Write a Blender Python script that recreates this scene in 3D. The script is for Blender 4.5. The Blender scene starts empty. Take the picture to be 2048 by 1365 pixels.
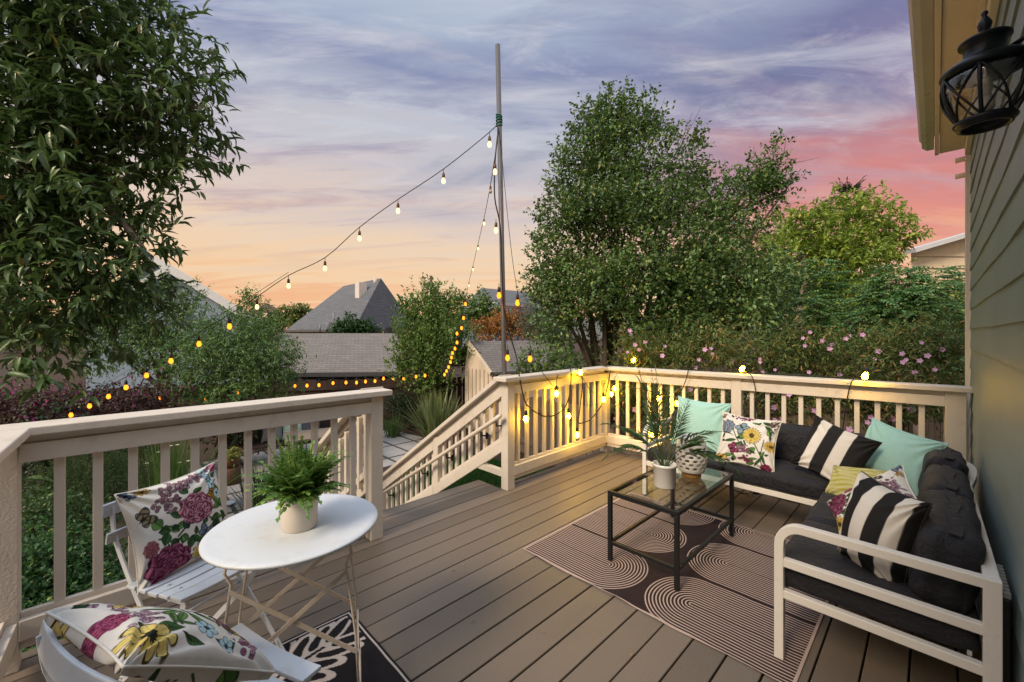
import bpy, bmesh, math, random
import numpy as np
from mathutils import Vector, Matrix, Euler
R = math.radians
SC = bpy.context.scene
COL = SC.collection
rnd = random.Random(7)

# ------------------------------------------------------------------ camera
CAMH = 1.45
FPX, CX, CY = 825.0, 1024.0, 668.0
_n = math.hypot(846, 825)
CA, CB = 825 / _n, 846 / _n
cam = bpy.data.cameras.new('camera')
cam.sensor_width = 36.0
cam.lens = FPX / 2048 * 36
cam.shift_y = (CY - 682.5) / 2048
cam.clip_start = 0.02
cam.clip_end = 2000
camo = bpy.data.objects.new('camera', cam)
COL.objects.link(camo)
camo.location = (0, 0, CAMH)
camo.rotation_euler = (R(90), 0, math.atan2(CB, CA))
SC.camera = camo
SC.view_settings.view_transform = 'Standard'
SC.view_settings.look = 'None'
SC.view_settings.exposure = 0.2
SC.view_settings.gamma = 1.0
SC.cycles.max_bounces = 8
SC.cycles.transparent_max_bounces = 8
SC.cycles.sample_clamp_indirect = 4.0
SC.cycles.caustics_reflective = False
SC.cycles.caustics_refractive = False


def lin(c):
    return tuple((v / 12.92 if v <= .04045 else ((v + .055) / 1.055) ** 2.4) for v in c)


def S(r, g, b):
    return lin((r / 255, g / 255, b / 255))


# ------------------------------------------------------------------ node helpers
class NT:
    """tiny wrapper: math on sockets"""
    def __init__(s, nt):
        s.nt = nt

    def node(s, t, **kw):
        n = s.nt.nodes.new(t)
        for k, v in kw.items():
            setattr(n, k, v)
        return n

    def put(s, sock, v):
        if isinstance(v, bpy.types.NodeSocket):
            s.nt.links.new(v, sock)
        elif isinstance(v, (tuple, list)) and len(v) == 3 and sock.type == 'RGBA':
            sock.default_value = (*v, 1)
        else:
            sock.default_value = v

    def m(s, op, a, b=None, c=None, clamp=False):
        n = s.node('ShaderNodeMath', operation=op, use_clamp=clamp)
        s.put(n.inputs[0], a)
        if b is not None:
            s.put(n.inputs[1], b)
        if c is not None:
            s.put(n.inputs[2], c)
        return n.outputs[0]

    def mix(s, f, a, b, blend='MIX'):
        n = s.node('ShaderNodeMix', data_type='RGBA', blend_type=blend)
        s.put(n.inputs[0], f)
        s.put(n.inputs[6], a)
        s.put(n.inputs[7], b)
        return n.outputs[2]

    def ramp(s, f, stops, interp='LINEAR'):
        n = s.node('ShaderNodeValToRGB')
        cr = n.color_ramp
        cr.interpolation = interp
        while len(cr.elements) < len(stops):
            cr.elements.new(0.5)
        for e, (p, c) in zip(cr.elements, stops):
            e.position = p
            e.color = (*c, 1)
        s.put(n.inputs[0], f)
        return n.outputs[0]

    def noise(s, vec, scale, detail=3, rough=.55, dist=0):
        n = s.node('ShaderNodeTexNoise')
        n.inputs['Scale'].default_value = scale
        n.inputs['Detail'].default_value = detail
        n.inputs['Roughness'].default_value = rough
        n.inputs['Distortion'].default_value = dist
        if vec is not None:
            s.put(n.inputs['Vector'], vec)
        return n.outputs[0]

    def mapping(s, vec, scale=(1, 1, 1), rot=(0, 0, 0), loc=(0, 0, 0)):
        n = s.node('ShaderNodeMapping')
        n.inputs['Scale'].default_value = scale
        n.inputs['Rotation'].default_value = rot
        n.inputs['Location'].default_value = loc
        s.put(n.inputs['Vector'], vec)
        return n.outputs[0]

    def sep(s, v):
        n = s.node('ShaderNodeSeparateXYZ')
        s.put(n.inputs[0], v)
        return n.outputs

    def comb(s, x, y, z):
        n = s.node('ShaderNodeCombineXYZ')
        for i, v in enumerate((x, y, z)):
            s.put(n.inputs[i], v)
        return n.outputs[0]

    def step(s, x, a, b):
        n = s.node('ShaderNodeMapRange', interpolation_type='SMOOTHSTEP')
        s.put(n.inputs[0], x)
        n.inputs[1].default_value = a
        n.inputs[2].default_value = b
        return n.outputs[0]


# ------------------------------------------------------------------ sky
W = bpy.data.worlds.new('World')
SC.world = W
W.use_nodes = True
w = NT(W.node_tree)
W.node_tree.nodes.clear()
tc = w.node('ShaderNodeTexCoord').outputs['Generated']
sx, sy, sz = w.sep(tc)
fw = w.m('ADD', w.m('MULTIPLY', sx, -CB), w.m('MULTIPLY', sy, CA))
rt = w.m('ADD', w.m('MULTIPLY', sx, CA), w.m('MULTIPLY', sy, CB))
az = w.m('ARCTAN2', rt, fw)                      # azimuth from the view axis
hz = w.m('SQRT', w.m('ADD', w.m('POWER', sx, 2.0), w.m('POWER', sy, 2.0)))
el = w.m('ARCTAN2', sz, hz)                      # elevation, radians
# clouds lie on a flat layer: project the ray on it so that streaks converge at the horizon
inv = w.m('DIVIDE', 1.0, w.m('ADD', w.m('MAXIMUM', sz, 0.0), 0.12))
cv = w.comb(w.m('MULTIPLY', rt, inv), w.m('MULTIPLY', fw, inv), 0.0)
n1 = w.noise(w.mapping(cv, (0.55, 1.5, 1), (0, 0, R(24))), 1.0, 6, .58, .6)
n2 = w.noise(w.mapping(cv, (0.35, 2.4, 1), (0, 0, R(10)), (3, 1, 0)), 1.3, 5, .6, .8)
n3 = w.noise(w.mapping(cv, (1.1, 2.2, 1), (0, 0, R(-55)), (7, 2, 0)), 1.5, 6, .62, .5)
elw = w.m('ADD', el, w.m('MULTIPLY', w.m('SUBTRACT', n1, .5), .34))
elw = w.m('ADD', elw, w.m('MULTIPLY', w.m('SUBTRACT', n2, .5), .20))
t = w.m('DIVIDE', elw, 1.0, clamp=True)          # 0..1 rad -> ramp
left = w.ramp(t, [(0, S(246, 176, 126)), (.06, S(247, 186, 136)), (.12, S(250, 208, 160)), (.2, S(243, 212, 178)),
                  (.29, S(226, 205, 192)), (.38, S(206, 198, 202)), (.46, S(196, 199, 210)), (.54, S(142, 150, 182)),
                  (.62, S(172, 184, 206)), (.76, S(204, 212, 224)), (1, S(225, 232, 240))])
right = w.ramp(t, [(0, S(246, 205, 156)), (.07, S(248, 208, 158)), (.13, S(243, 172, 130)), (.20, S(230, 140, 112)),
                   (.28, S(214, 130, 120)), (.36, S(184, 130, 138)), (.45, S(150, 132, 162)), (.54, S(122, 122, 160)),
                   (.63, S(162, 170, 194)), (.78, S(200, 206, 218)), (1, S(225, 232, 240))])
azm = w.step(w.m('ADD', az, w.m('MULTIPLY', w.m('SUBTRACT', n2, .5), .5)), .05, .62)
skyc = w.mix(azm, left, right)
wisp = w.m('MULTIPLY', w.step(n3, .50, .74), w.step(el, .10, .45))
skyc = w.mix(w.m('MULTIPLY', wisp, .55), skyc, S(222, 214, 214))
dark = w.m('MULTIPLY', w.step(n1, .50, .70), w.m('MULTIPLY', w.step(el, .22, .42), w.m('SUBTRACT', 1.0, w.step(el, .7, 1.1))))
skyc = w.mix(w.m('MULTIPLY', dark, .7), skyc, S(100, 110, 145))
n4 = w.noise(w.mapping(cv, (.42, 1.9, 1), (0, 0, R(-8)), (11, 4, 0)), 1.7, 8, .66, .9)
band = w.m('MULTIPLY', w.step(n4, .47, .66), w.m('MULTIPLY', w.step(el, .09, .26), w.m('SUBTRACT', 1.0, w.step(el, .62, .95))))
skyc = w.mix(w.m('MULTIPLY', band, .55), skyc, w.mix(w.step(el, .2, .5), S(196, 160, 164), S(132, 136, 172)))
n5 = w.noise(w.mapping(cv, (.8, 2.6, 1), (0, 0, R(32)), (2, 9, 0)), 2.2, 8, .66, .7)
skyc = w.mix(w.m('MULTIPLY', w.m('MULTIPLY', w.step(n5, .5, .72), w.step(el, .2, .45)), .5), skyc, S(222, 220, 226))
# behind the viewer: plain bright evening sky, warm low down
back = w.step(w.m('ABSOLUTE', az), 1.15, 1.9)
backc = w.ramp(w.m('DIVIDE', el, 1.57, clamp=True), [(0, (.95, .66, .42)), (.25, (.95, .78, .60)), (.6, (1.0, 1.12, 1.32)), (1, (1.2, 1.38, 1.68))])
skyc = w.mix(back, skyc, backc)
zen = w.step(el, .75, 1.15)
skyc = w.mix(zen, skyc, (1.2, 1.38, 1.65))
nis = w.node('ShaderNodeTexSky', sky_type='NISHITA')
nis.sun_disc = False
nis.sun_elevation = R(38)
nis.sun_rotation = R(180)
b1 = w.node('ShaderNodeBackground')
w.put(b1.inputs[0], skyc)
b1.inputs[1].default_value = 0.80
b2 = w.node('ShaderNodeBackground')
w.put(b2.inputs[0], nis.outputs[0])
b2.inputs[1].default_value = 0.012
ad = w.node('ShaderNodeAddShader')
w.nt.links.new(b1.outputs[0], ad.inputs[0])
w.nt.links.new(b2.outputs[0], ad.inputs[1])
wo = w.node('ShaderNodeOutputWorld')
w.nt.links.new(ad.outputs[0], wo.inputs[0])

# soft low evening light from behind the viewer
sun = bpy.data.lights.new('sun', 'SUN')
sun.energy = 3.3
sun.angle = R(18)
sun.color = (1.0, .82, .60)
suno = bpy.data.objects.new('sun', sun)
COL.objects.link(suno)
suno.rotation_euler = Vector((.04, -.76, .62)).to_track_quat('Z', 'Y').to_euler()


# ------------------------------------------------------------------ layout helpers (photo pixel -> place)
def ray(px, py):
    X, U = (px - CX) / FPX, (CY - py) / FPX
    return Vector((CA * X - CB, CB * X + CA, U))


def P(px, py, Z):
    return ray(px, py) * Z + Vector((0, 0, CAMH))


def PZ(px, py, z):
    r = ray(px, py)
    return r * ((z - CAMH) / r.z) + Vector((0, 0, CAMH))


def PXP(px, py, x):
    r = ray(px, py)
    return r * (x / r.x) + Vector((0, 0, CAMH))


def PYP(px, py, y):
    r = ray(px, py)
    return r * (y / r.y) + Vector((0, 0, CAMH))


# ------------------------------------------------------------------ materials
def newmat(name):
    m = bpy.data.materials.new(name)
    m.use_nodes = True
    n = NT(m.node_tree)
    bs = m.node_tree.nodes['Principled BSDF']
    return m, n, bs


def mat(name, col, rough=.6, metal=0., var=.12, scale=6., bump=0., bscale=80., spec=.4, stretch=(1, 1, 1), dirt=None, dirtamt=.0, dscale=3.):
    m, n, bs = newmat(name)
    v = n.mapping(n.node('ShaderNodeTexCoord').outputs['Object'], stretch)
    c = n.mix(n.noise(v, scale, 4), tuple(x * (1 - var) for x in col), tuple(min(1, x * (1 + var)) for x in col))
    if dirt:
        d = n.step(n.noise(v, dscale, 6, .65), .52, .72)
        c = n.mix(n.m('MULTIPLY', d, dirtamt), c, dirt)
    n.put(bs.inputs['Base Color'], c)
    bs.inputs['Roughness'].default_value = rough
    bs.inputs['Metallic'].default_value = metal
    bs.inputs['Specular IOR Level'].default_value = spec
    if bump:
        b = n.node('ShaderNodeBump')
        b.inputs['Strength'].default_value = bump
        b.inputs['Distance'].default_value = .004
        n.put(b.inputs['Height'], n.noise(v, bscale, 3))
        n.put(bs.inputs['Normal'], b.outputs[0])
    return m


def leafmat(name, c1, c2, c3=None, rough=.42, trans=.22, spec=.35, f3=.12):
    m, n, bs = newmat(name)
    g = n.node('ShaderNodeNewGeometry')
    rp = g.outputs['Random Per Island']
    stops = [(0, c1), (.55, c2), (1, c2)]
    if c3:
        stops = [(0, c1), (.6, c2), (1 - f3, c2), (1 - f3 * .5, c3)]
    c = n.ramp(rp, stops)
    big = n.noise(n.node('ShaderNodeTexCoord').outputs['Object'], 1.3, 2)
    c = n.mix(n.m('MULTIPLY', n.step(big, .38, .66), .35), c, tuple(min(1, x * 1.7) for x in c2))
    n.put(bs.inputs['Base Color'], c)
    bs.inputs['Roughness'].default_value = rough
    bs.inputs['Specular IOR Level'].default_value = spec
    tr = n.node('ShaderNodeBsdfTranslucent')
    n.put(tr.inputs[0], n.mix(.5, c, tuple(min(1, x * 2.2) for x in c2)))
    mx = n.node('ShaderNodeMixShader')
    mx.inputs[0].default_value = trans
    n.nt.links.new(bs.outputs[0], mx.inputs[1])
    n.nt.links.new(tr.outputs[0], mx.inputs[2])
    n.nt.links.new(mx.outputs[0], n.nt.nodes['Material Output'].inputs[0])
    return m


def attrmat(name, rough=.85, bump=.25, bscale=420., sheen=.0):
    """woven cloth whose printed pattern is stored on the mesh"""
    m, n, bs = newmat(name)
    a = n.node('ShaderNodeAttribute', attribute_name='print')
    v = n.node('ShaderNodeTexCoord').outputs['Object']
    c = n.mix(n.m('MULTIPLY', n.noise(v, 60, 2), .16), a.outputs['Color'], (0.35, .33, .31), 'MULTIPLY')
    n.put(bs.inputs['Base Color'], c)
    bs.inputs['Roughness'].default_value = rough
    bs.inputs['Specular IOR Level'].default_value = .15
    b = n.node('ShaderNodeBump')
    b.inputs['Strength'].default_value = bump
    b.inputs['Distance'].default_value = .002
    n.put(b.inputs['Height'], n.noise(v, bscale, 2))
    n.put(bs.inputs['Normal'], b.outputs[0])
    return m


# ------------------------------------------------------------------ objects
def tag(o, label=None, cat=None, group=None, kind=None):
    if label:
        o['label'] = label
    if cat:
        o['category'] = cat
    if group:
        o['group'] = group
    if kind:
        o['kind'] = kind
    return o


def thing(name, label, cat, loc=(0, 0, 0), group=None, rotz=0.):
    o = bpy.data.objects.new(name, None)
    COL.objects.link(o)
    o.location = loc
    o.rotation_euler = (0, 0, rotz)
    o.empty_display_size = .1
    return tag(o, label, cat, group)


def link(name, me, parent=None, m=None):
    if m is not None and not me.materials:
        me.materials.append(m)
    o = bpy.data.objects.new(name, me)
    COL.objects.link(o)
    if parent:
        o.parent = parent
    return o


def dup(o, parent=None, loc=None):
    c = o.copy()
    COL.objects.link(c)
    if parent is not None:
        c.parent = parent
    if loc is not None:
        c.location = loc
    for ch in list(o.children):
        dup(ch, c)
    return c


def np_mesh(name, V, F, mt, smooth=False):
    me = bpy.data.meshes.new(name)
    V = np.asarray(V, dtype=np.float32)
    F = np.asarray(F, dtype=np.int32)
    k = F.shape[1]
    me.vertices.add(len(V))
    me.vertices.foreach_set('co', V.ravel())
    me.loops.add(F.size)
    me.loops.foreach_set('vertex_index', F.ravel())
    me.polygons.add(len(F))
    me.polygons.foreach_set('loop_start', np.arange(0, F.size, k, dtype=np.int32))
    me.polygons.foreach_set('loop_total', np.full(len(F), k, dtype=np.int32))
    if smooth:
        me.polygons.foreach_set('use_smooth', np.ones(len(F), dtype=bool))
    me.update(calc_edges=True)
    me.materials.append(mt)
    return me


class MB:
    def __init__(s):
        s.v, s.f, s.sm = [], [], []

    def add(s, vs, fs, smooth=False):
        o = len(s.v)
        s.v += [Vector(p) for p in vs]
        for f in fs:
            s.f.append([i + o for i in f])
            s.sm.append(smooth)
        return s

    def box(s, c, d, M=None):
        x, y, z = d[0] / 2, d[1] / 2, d[2] / 2
        vs = [Vector((i * x, j * y, k * z)) for k in (-1, 1) for j in (-1, 1) for i in (-1, 1)]
        if M is not None:
            vs = [M @ p for p in vs]
        vs = [p + Vector(c) for p in vs]
        return s.add(vs, [(0, 2, 3, 1), (4, 5, 7, 6), (0, 1, 5, 4), (2, 6, 7, 3), (0, 4, 6, 2), (1, 3, 7, 5)])

    def span(s, a, b):
        a, b = Vector(a), Vector(b)
        d = b - a
        return s.box((a + b) / 2, (abs(d.x), abs(d.y), abs(d.z)))

    def bar(s, a, b, w, h, up=(0, 0, 1)):
        """square bar from a to b: w across, h along up"""
        a, b = Vector(a), Vector(b)
        d = (b - a).normalized()
        sd = d.cross(Vector(up))
        sd = sd.normalized() if sd.length > 1e-5 else Vector((1, 0, 0))
        u = sd.cross(d)
        vs = []
        for p in (a, b):
            for i, j in ((-1, -1), (1, -1), (1, 1), (-1, 1)):
                vs.append(p + sd * (i * w / 2) + u * (j * h / 2))
        return s.add(vs, [(0, 1, 2, 3)[::-1], (4, 5, 6, 7), (0, 4, 5, 1)[::-1], (1, 5, 6, 2)[::-1], (2, 6, 7, 3)[::-1], (3, 7, 4, 0)[::-1]])

    def strip(s, pts, w, h, up=(0, 0, 1)):
        """rectangular section swept along a polyline; w across, h along up-ish"""
        pts = [Vector(p) for p in pts]
        n = len(pts)
        vs, fs = [], []
        for i, p in enumerate(pts):
            d = (pts[min(i + 1, n - 1)] - pts[max(i - 1, 0)]).normalized()
            sd = d.cross(Vector(up))
            sd = sd.normalized() if sd.length > 1e-4 else Vector((1, 0, 0))
            u = sd.cross(d)
            for a, b in ((-1, -1), (1, -1), (1, 1), (-1, 1)):
                vs.append(p + sd * (a * w / 2) + u * (b * h / 2))
        for i in range(n - 1):
            for k in range(4):
                a, b = i * 4 + k, i * 4 + (k + 1) % 4
                fs.append((a, b, b + 4, a + 4))
        fs.append((3, 2, 1, 0))
        fs.append(tuple((n - 1) * 4 + k for k in range(4)))
        return s.add(vs, fs)

    def tube(s, pts, r, k=8, caps=True):
        pts = [Vector(p) for p in pts]
        n = len(pts)
        rr = r if isinstance(r, (list, tuple)) else [r] * n
        vs, fs = [], []
        ref = None
        for i, p in enumerate(pts):
            d = (pts[min(i + 1, n - 1)] - pts[max(i - 1, 0)])
            d = d.normalized() if d.length > 1e-9 else Vector((0, 0, 1))
            if ref is None:
                ref = d.orthogonal().normalized()
            ref = (ref - d * ref.dot(d))
            ref = ref.normalized() if ref.length > 1e-6 else d.orthogonal().normalized()
            q = d.cross(ref)
            for j in range(k):
                a = 2 * math.pi * j / k
                vs.append(p + (ref * math.cos(a) + q * math.sin(a)) * rr[i])
        for i in range(n - 1):
            for j in range(k):
                a, b = i * k + j, i * k + (j + 1) % k
                fs.append((a, b, b + k, a + k))
        if caps:
            fs.append(tuple(range(k))[::-1])
            fs.append(tuple((n - 1) * k + j for j in range(k)))
        return s.add(vs, fs, True)

    def lathe(s, prof, c=(0, 0, 0), k=24, sc=(1, 1), M=None):
        vs, fs = [], []
        for r, z in prof:
            for j in range(k):
                a = 2 * math.pi * j / k
                p = Vector((r * math.cos(a) * sc[0], r * math.sin(a) * sc[1], z))
                vs.append((M @ p if M is not None else p) + Vector(c))
        for i in range(len(prof) - 1):
            for j in range(k):
                a, b = i * k + j, i * k + (j + 1) % k
                fs.append((a, b, b + k, a + k))
        if prof[0][0] > 1e-6:
            fs.append(tuple(range(k))[::-1])
        if prof[-1][0] > 1e-6:
            fs.append(tuple((len(prof) - 1) * k + j for j in range(k)))
        return s.add(vs, fs, True)

    def poly(s, pts, th=None):
        pts = [Vector(p) for p in pts]
        n = len(pts)
        if th is None:
            return s.add(pts, [tuple(range(n))])
        t = Vector(th)
        return s.add(pts + [p + t for p in pts], [tuple(range(n)), tuple(range(n, 2 * n))[::-1]] + [(i, i + n, (i + 1) % n + n, (i + 1) % n) for i in range(n)])

    def build(s, name, m, parent=None, local=False, bevel=0., seg=2, label=None):
        off = Vector((0, 0, 0)) if (parent is None or local) else parent_loc(parent)
        me = bpy.data.meshes.new(name)
        me.from_pydata([tuple(p - off) for p in s.v], [], s.f)
        me.polygons.foreach_set('use_smooth', s.sm)
        bm = bmesh.new()
        bm.from_mesh(me)
        bmesh.ops.recalc_face_normals(bm, faces=bm.faces)
        bm.to_mesh(me)
        bm.free()
        me.materials.append(m)
        o = link(name, me, parent)
        if bevel:
            b = o.modifiers.new('bevel', 'BEVEL')
            b.width = bevel
            b.segments = seg
            b.limit_method = 'ANGLE'
            b.angle_limit = R(40)
        if label:
            o['label'] = label
        return o


def parent_loc(p):
    v = Vector((0, 0, 0))
    while p is not None:
        v = v + p.location
        p = p.parent
    return v


def bez(p0, p1, p2, n=10):
    p0, p1, p2 = Vector(p0), Vector(p1), Vector(p2)
    return [p0 * (1 - t) ** 2 + p1 * 2 * t * (1 - t) + p2 * t * t for t in [i / n for i in range(n + 1)]]


def smooth_path(pts, sub=6):
    pts = [Vector(p) for p in pts]
    out = []
    n = len(pts)
    for i in range(n - 1):
        p0, p1, p2, p3 = pts[max(i - 1, 0)], pts[i], pts[i + 1], pts[min(i + 2, n - 1)]
        for j in range(sub):
            t = j / sub
            out.append(.5 * ((2 * p1) + (p2 - p0) * t + (2 * p0 - 5 * p1 + 4 * p2 - p3) * t * t + (3 * p1 - p0 - 3 * p2 + p3) * t ** 3))
    out.append(pts[-1])
    return out


# ------------------------------------------------------------------ foliage
TM = {   # template: verts (along, across, normal), faces (triangles)
    'lance': (np.array([[0, 0, 0], [.3, 0, -.05], [.3, .46, .05], [.3, -.46, .05], [.7, 0, -.14], [.7, .34, -.06], [.7, -.34, -.06], [1, 0, -.3]]),
              np.array([[0, 1, 2], [0, 3, 1], [1, 4, 5], [1, 5, 2], [1, 3, 6], [1, 6, 4], [4, 7, 5], [4, 6, 7]])),
    'leaf': (np.array([[0, 0, 0], [.45, .5, .1], [.45, -.5, .1], [1, 0, -.12], [.5, 0, -.04]]),
             np.array([[0, 4, 1], [0, 2, 4], [4, 3, 1], [4, 2, 3]])),
    'dia': (np.array([[0, 0, 0], [.45, .5, .12], [1, 0, -.1], [.45, -.5, .12]]), np.array([[0, 2, 1], [0, 3, 2]])),
    'blade': (np.array([[0, .5, 0], [0, -.5, 0], [.35, .45, .0], [.35, -.45, 0], [.7, .32, -.03], [.7, -.32, -.03], [1, 0, -.1]]),
              np.array([[0, 1, 3], [0, 3, 2], [2, 3, 5], [2, 5, 4], [4, 5, 6]])),
}


def unit(a):
    return a / np.maximum(np.linalg.norm(a, axis=1, keepdims=True), 1e-9)


def leaf_arrays(pos, d, nrm, L, Wd, tm='leaf', droop=None):
    tv, tf = TM[tm]
    N = len(pos)
    d = unit(d)
    s = unit(np.cross(nrm, d))
    n = np.cross(d, s)
    L = np.broadcast_to(np.asarray(L, float), (N,))[:, None, None]
    Wd = np.broadcast_to(np.asarray(Wd, float), (N,))[:, None, None]
    V = pos[:, None, :] + d[:, None, :] * tv[None, :, 0:1] * L + s[:, None, :] * tv[None, :, 1:2] * Wd + n[:, None, :] * tv[None, :, 2:3] * L
    F = tf[None] + (np.arange(N) * len(tv))[:, None, None]
    return V.reshape(-1, 3), F.reshape(-1, 3)


def crown_leaves(cl, ntw, per, L, Wd, seed, twl=.18, up=.25, droop=.25, tm='leaf', shell=2.0, spread=.9, gap=.0):
    """cl: (centre, (rx,ry,rz)) clusters. Twigs spring from each cluster, leaves along each twig."""
    g = np.random.default_rng(seed)
    C = np.array([c[0] for c in cl])
    Rr = np.array([c[1] for c in cl])
    w_ = np.prod(Rr, axis=1) ** .72
    ci = g.choice(len(cl), ntw, p=w_ / w_.sum())
    dirs = unit(g.normal(size=(ntw, 3)))
    rad = g.random(ntw) ** (1 / shell)
    # lumpy surface: radius modulated by direction so the outline is uneven
    ph = g.random((len(cl), 3)) * 6.28
    lump = 1 + .22 * np.sin(dirs[:, 0] * 5 + ph[ci, 0]) * np.sin(dirs[:, 1] * 5 + ph[ci, 1]) + .2 * np.sin(dirs[:, 2] * 6 + ph[ci, 2])
    tp = C[ci] + dirs * Rr[ci] * (rad * lump)[:, None]
    if gap > 0:   # carve hollows
        q = np.sin(tp[:, 0] * 3.1 + ph[0, 0]) + np.sin(tp[:, 1] * 3.4 + ph[0, 1]) + np.sin(tp[:, 2] * 3.7 + ph[0, 2])
        keep = q > (-1.9 + gap * 2)
        tp, dirs = tp[keep], dirs[keep]
        ntw = len(tp)
    td = unit(dirs + np.array([0, 0, up]) + g.normal(size=(ntw, 3)) * .55)
    s = (np.arange(per) + .5) / per
    pos = tp[:, None, :] + td[:, None, :] * (s[None, :, None] * twl * (.6 + .8 * g.random((ntw, 1, 1))))
    pos = pos.reshape(-1, 3)
    tdr = np.repeat(td, per, axis=0)
    N = len(pos)
    ld = unit(tdr * .6 + g.normal(size=(N, 3)) * spread + np.array([0, 0, -droop]))
    nr = unit(np.array([0, 0, 1.]) + g.normal(size=(N, 3)) * .45 + tdr * .25)
    sz = .5 + .85 * g.random(N)
    return leaf_arrays(pos, ld, nr, L * sz, Wd * sz, tm), tp, td


def join(parts):
    V, F, o = [], [], 0
    for v, f in parts:
        V.append(v)
        F.append(f + o)
        o += len(v)
    return np.concatenate(V), np.concatenate(F)


def foliage(name, VF, m, parent, label=None):
    V, F = VF
    off = np.array(parent_loc(parent))
    me = np_mesh(name, V - off, F, m)
    o = link(name, me, parent)
    if label:
        o['label'] = label
    return o


def limbs(base, tops, r0, seed, parent, m, name='trunk', fork=.35, k=7, r1=.25, up=None):
    """a trunk that splits into tapering, bending limbs reaching each of tops"""
    g = random.Random(seed)
    mb = MB()
    base = Vector(base)
    cen = sum((Vector(t) for t in tops), Vector()) / len(tops)
    fk = base.lerp(cen, fork)
    if up is not None:
        fk = Vector(up)
    tr = bez(base, base.lerp(fk, .5) + Vector((g.uniform(-.1, .1), g.uniform(-.1, .1), 0)), fk, 6)
    mb.tube(tr, [r0 * (1.25 - .4 * i / 6) for i in range(7)], k)
    for t_ in tops:
        t_ = Vector(t_)
        md = fk.lerp(t_, .5) + Vector((g.uniform(-.2, .2), g.uniform(-.2, .2), g.uniform(0, .25))) * (t_ - fk).length * .5
        pp = bez(fk, md, t_, 7)
        mb.tube(pp, [max(r0 * .75 * (1 - i / 7) ** .8, r0 * r1 * .3) for i in range(8)], 6)
    return mb.build(name, m, parent)


def twigs(tp, td, cl, step, r, parent, m, name='branches', back=.5):
    """thin twigs running back from leaf clusters towards the crown's limbs"""
    mb = MB()
    C = [Vector(c[0]) for c in cl]
    for i in range(0, len(tp), step):
        p = Vector(tp[i])
        c = min(C, key=lambda q: (q - p).length)
        q = p.lerp(c, back)
        mid = p.lerp(q, .5) + Vector((rnd.uniform(-1, 1), rnd.uniform(-1, 1), rnd.uniform(-1, .4))) * (p - q).length * .12
        mb.tube([q, mid, p + Vector(td[i]) * .05], [r, r * .7, r * .4], 4, False)
    return tag(mb.build(name, m, parent), kind='stuff')


def disc(px, py, rp, Z, sq=1.0):
    """a leaf cluster seen at a place of the photo: centre and radii"""
    r = rp / FPX * Z
    return (np.array(P(px, py, Z)), np.array([r, r, r * sq]))


GZ = -1.4     # garden level
# ================================================================== SETTING
def ground_mat():
    m, n, bs = newmat('mulch_ground')
    v = n.node('ShaderNodeTexCoord').outputs['Object']
    c = n.ramp(n.noise(v, 55, 4, .7), [(.3, (.012, .006, .004)), (.5, (.045, .018, .012)), (.68, (.10, .045, .03))])
    c = n.mix(n.step(n.noise(v, .35, 3), .45, .7), c, (.035, .028, .018))
    n.put(bs.inputs['Base Color'], c)
    bs.inputs['Roughness'].default_value = .95
    b = n.node('ShaderNodeBump')
    b.inputs['Strength'].default_value = .9
    b.inputs['Distance'].default_value = .03
    n.put(b.inputs['Height'], n.noise(v, 45, 3))
    n.put(bs.inputs['Normal'], b.outputs[0])
    return m


mb = MB()
mb.poly([(-400, -300, GZ), (300, -300, GZ), (300, 500, GZ), (-400, 500, GZ)])
tag(mb.build('ground', ground_mat()), 'dark red-brown bark mulch and soil of the garden below the deck', 'ground', kind='structure')

# lawn under and behind the stairs
mb = MB()
mb.poly([(-7.9, 2.9, GZ + .004), (-2.0, 2.9, GZ + .004), (-2.0, 6.2, GZ + .004), (-5.2, 6.8, GZ + .004), (-7.2, 6.2, GZ + .004), (-8.0, 4.8, GZ + .004)])
tag(mb.build('lawn', mat('lawn_soil', (.02, .05, .012), .9, var=.4, scale=8)), 'small green lawn beside the stairs', 'lawn', kind='structure')
g = np.random.default_rng(3)
N = 26000
gp = np.stack([g.uniform(-7.6, -2.2, N), g.uniform(2.95, 6.2, N), np.full(N, GZ)], 1)
VF = leaf_arrays(gp, np.stack([g.normal(size=N) * .35, g.normal(size=N) * .35, np.ones(N)], 1), g.normal(size=(N, 3)), .055 + .04 * g.random(N), .007, 'dia')
me = np_mesh('grass', *VF, leafmat('grass_blade', (.02, .065, .01), (.045, .13, .018), rough=.5))
tag(link('grass', me), 'short green lawn grass beside the stairs', 'grass', kind='stuff')


# concrete paver patio with dark joints
def paver_mat():
    m, n, bs = newmat('concrete_pavers')
    v = n.node('ShaderNodeTexCoord').outputs['Object']
    x, y, z = n.sep(v)
    fx = n.m('FRACT', n.m('DIVIDE', n.m('ADD', x, 40.), .92))
    fy = n.m('FRACT', n.m('DIVIDE', n.m('ADD', y, 40.1), .62))
    def edge(f, wd):
        return n.m('MULTIPLY', n.step(f, wd * .6, wd), n.step(f, 1 - wd * .6, 1 - wd))
    k = n.m('MULTIPLY', edge(fx, .045), edge(fy, .065))
    st = n.mix(n.noise(v, 2.2, 6, .65), (.22, .205, .20), (.44, .415, .40))
    st = n.mix(n.m('MULTIPLY', n.noise(v, 90, 2), .35), st, (.2, .18, .17))
    c = n.mix(k, (.05, .05, .04), st)
    n.put(bs.inputs['Base Color'], c)
    bs.inputs['Roughness'].default_value = .85
    b = n.node('ShaderNodeBump')
    b.inputs['Distance'].default_value = .015
    n.put(b.inputs['Height'], n.m('ADD', k, n.m('MULTIPLY', n.noise(v, 120, 2), .08)))
    n.put(bs.inputs['Normal'], b.outputs[0])
    return m


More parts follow.
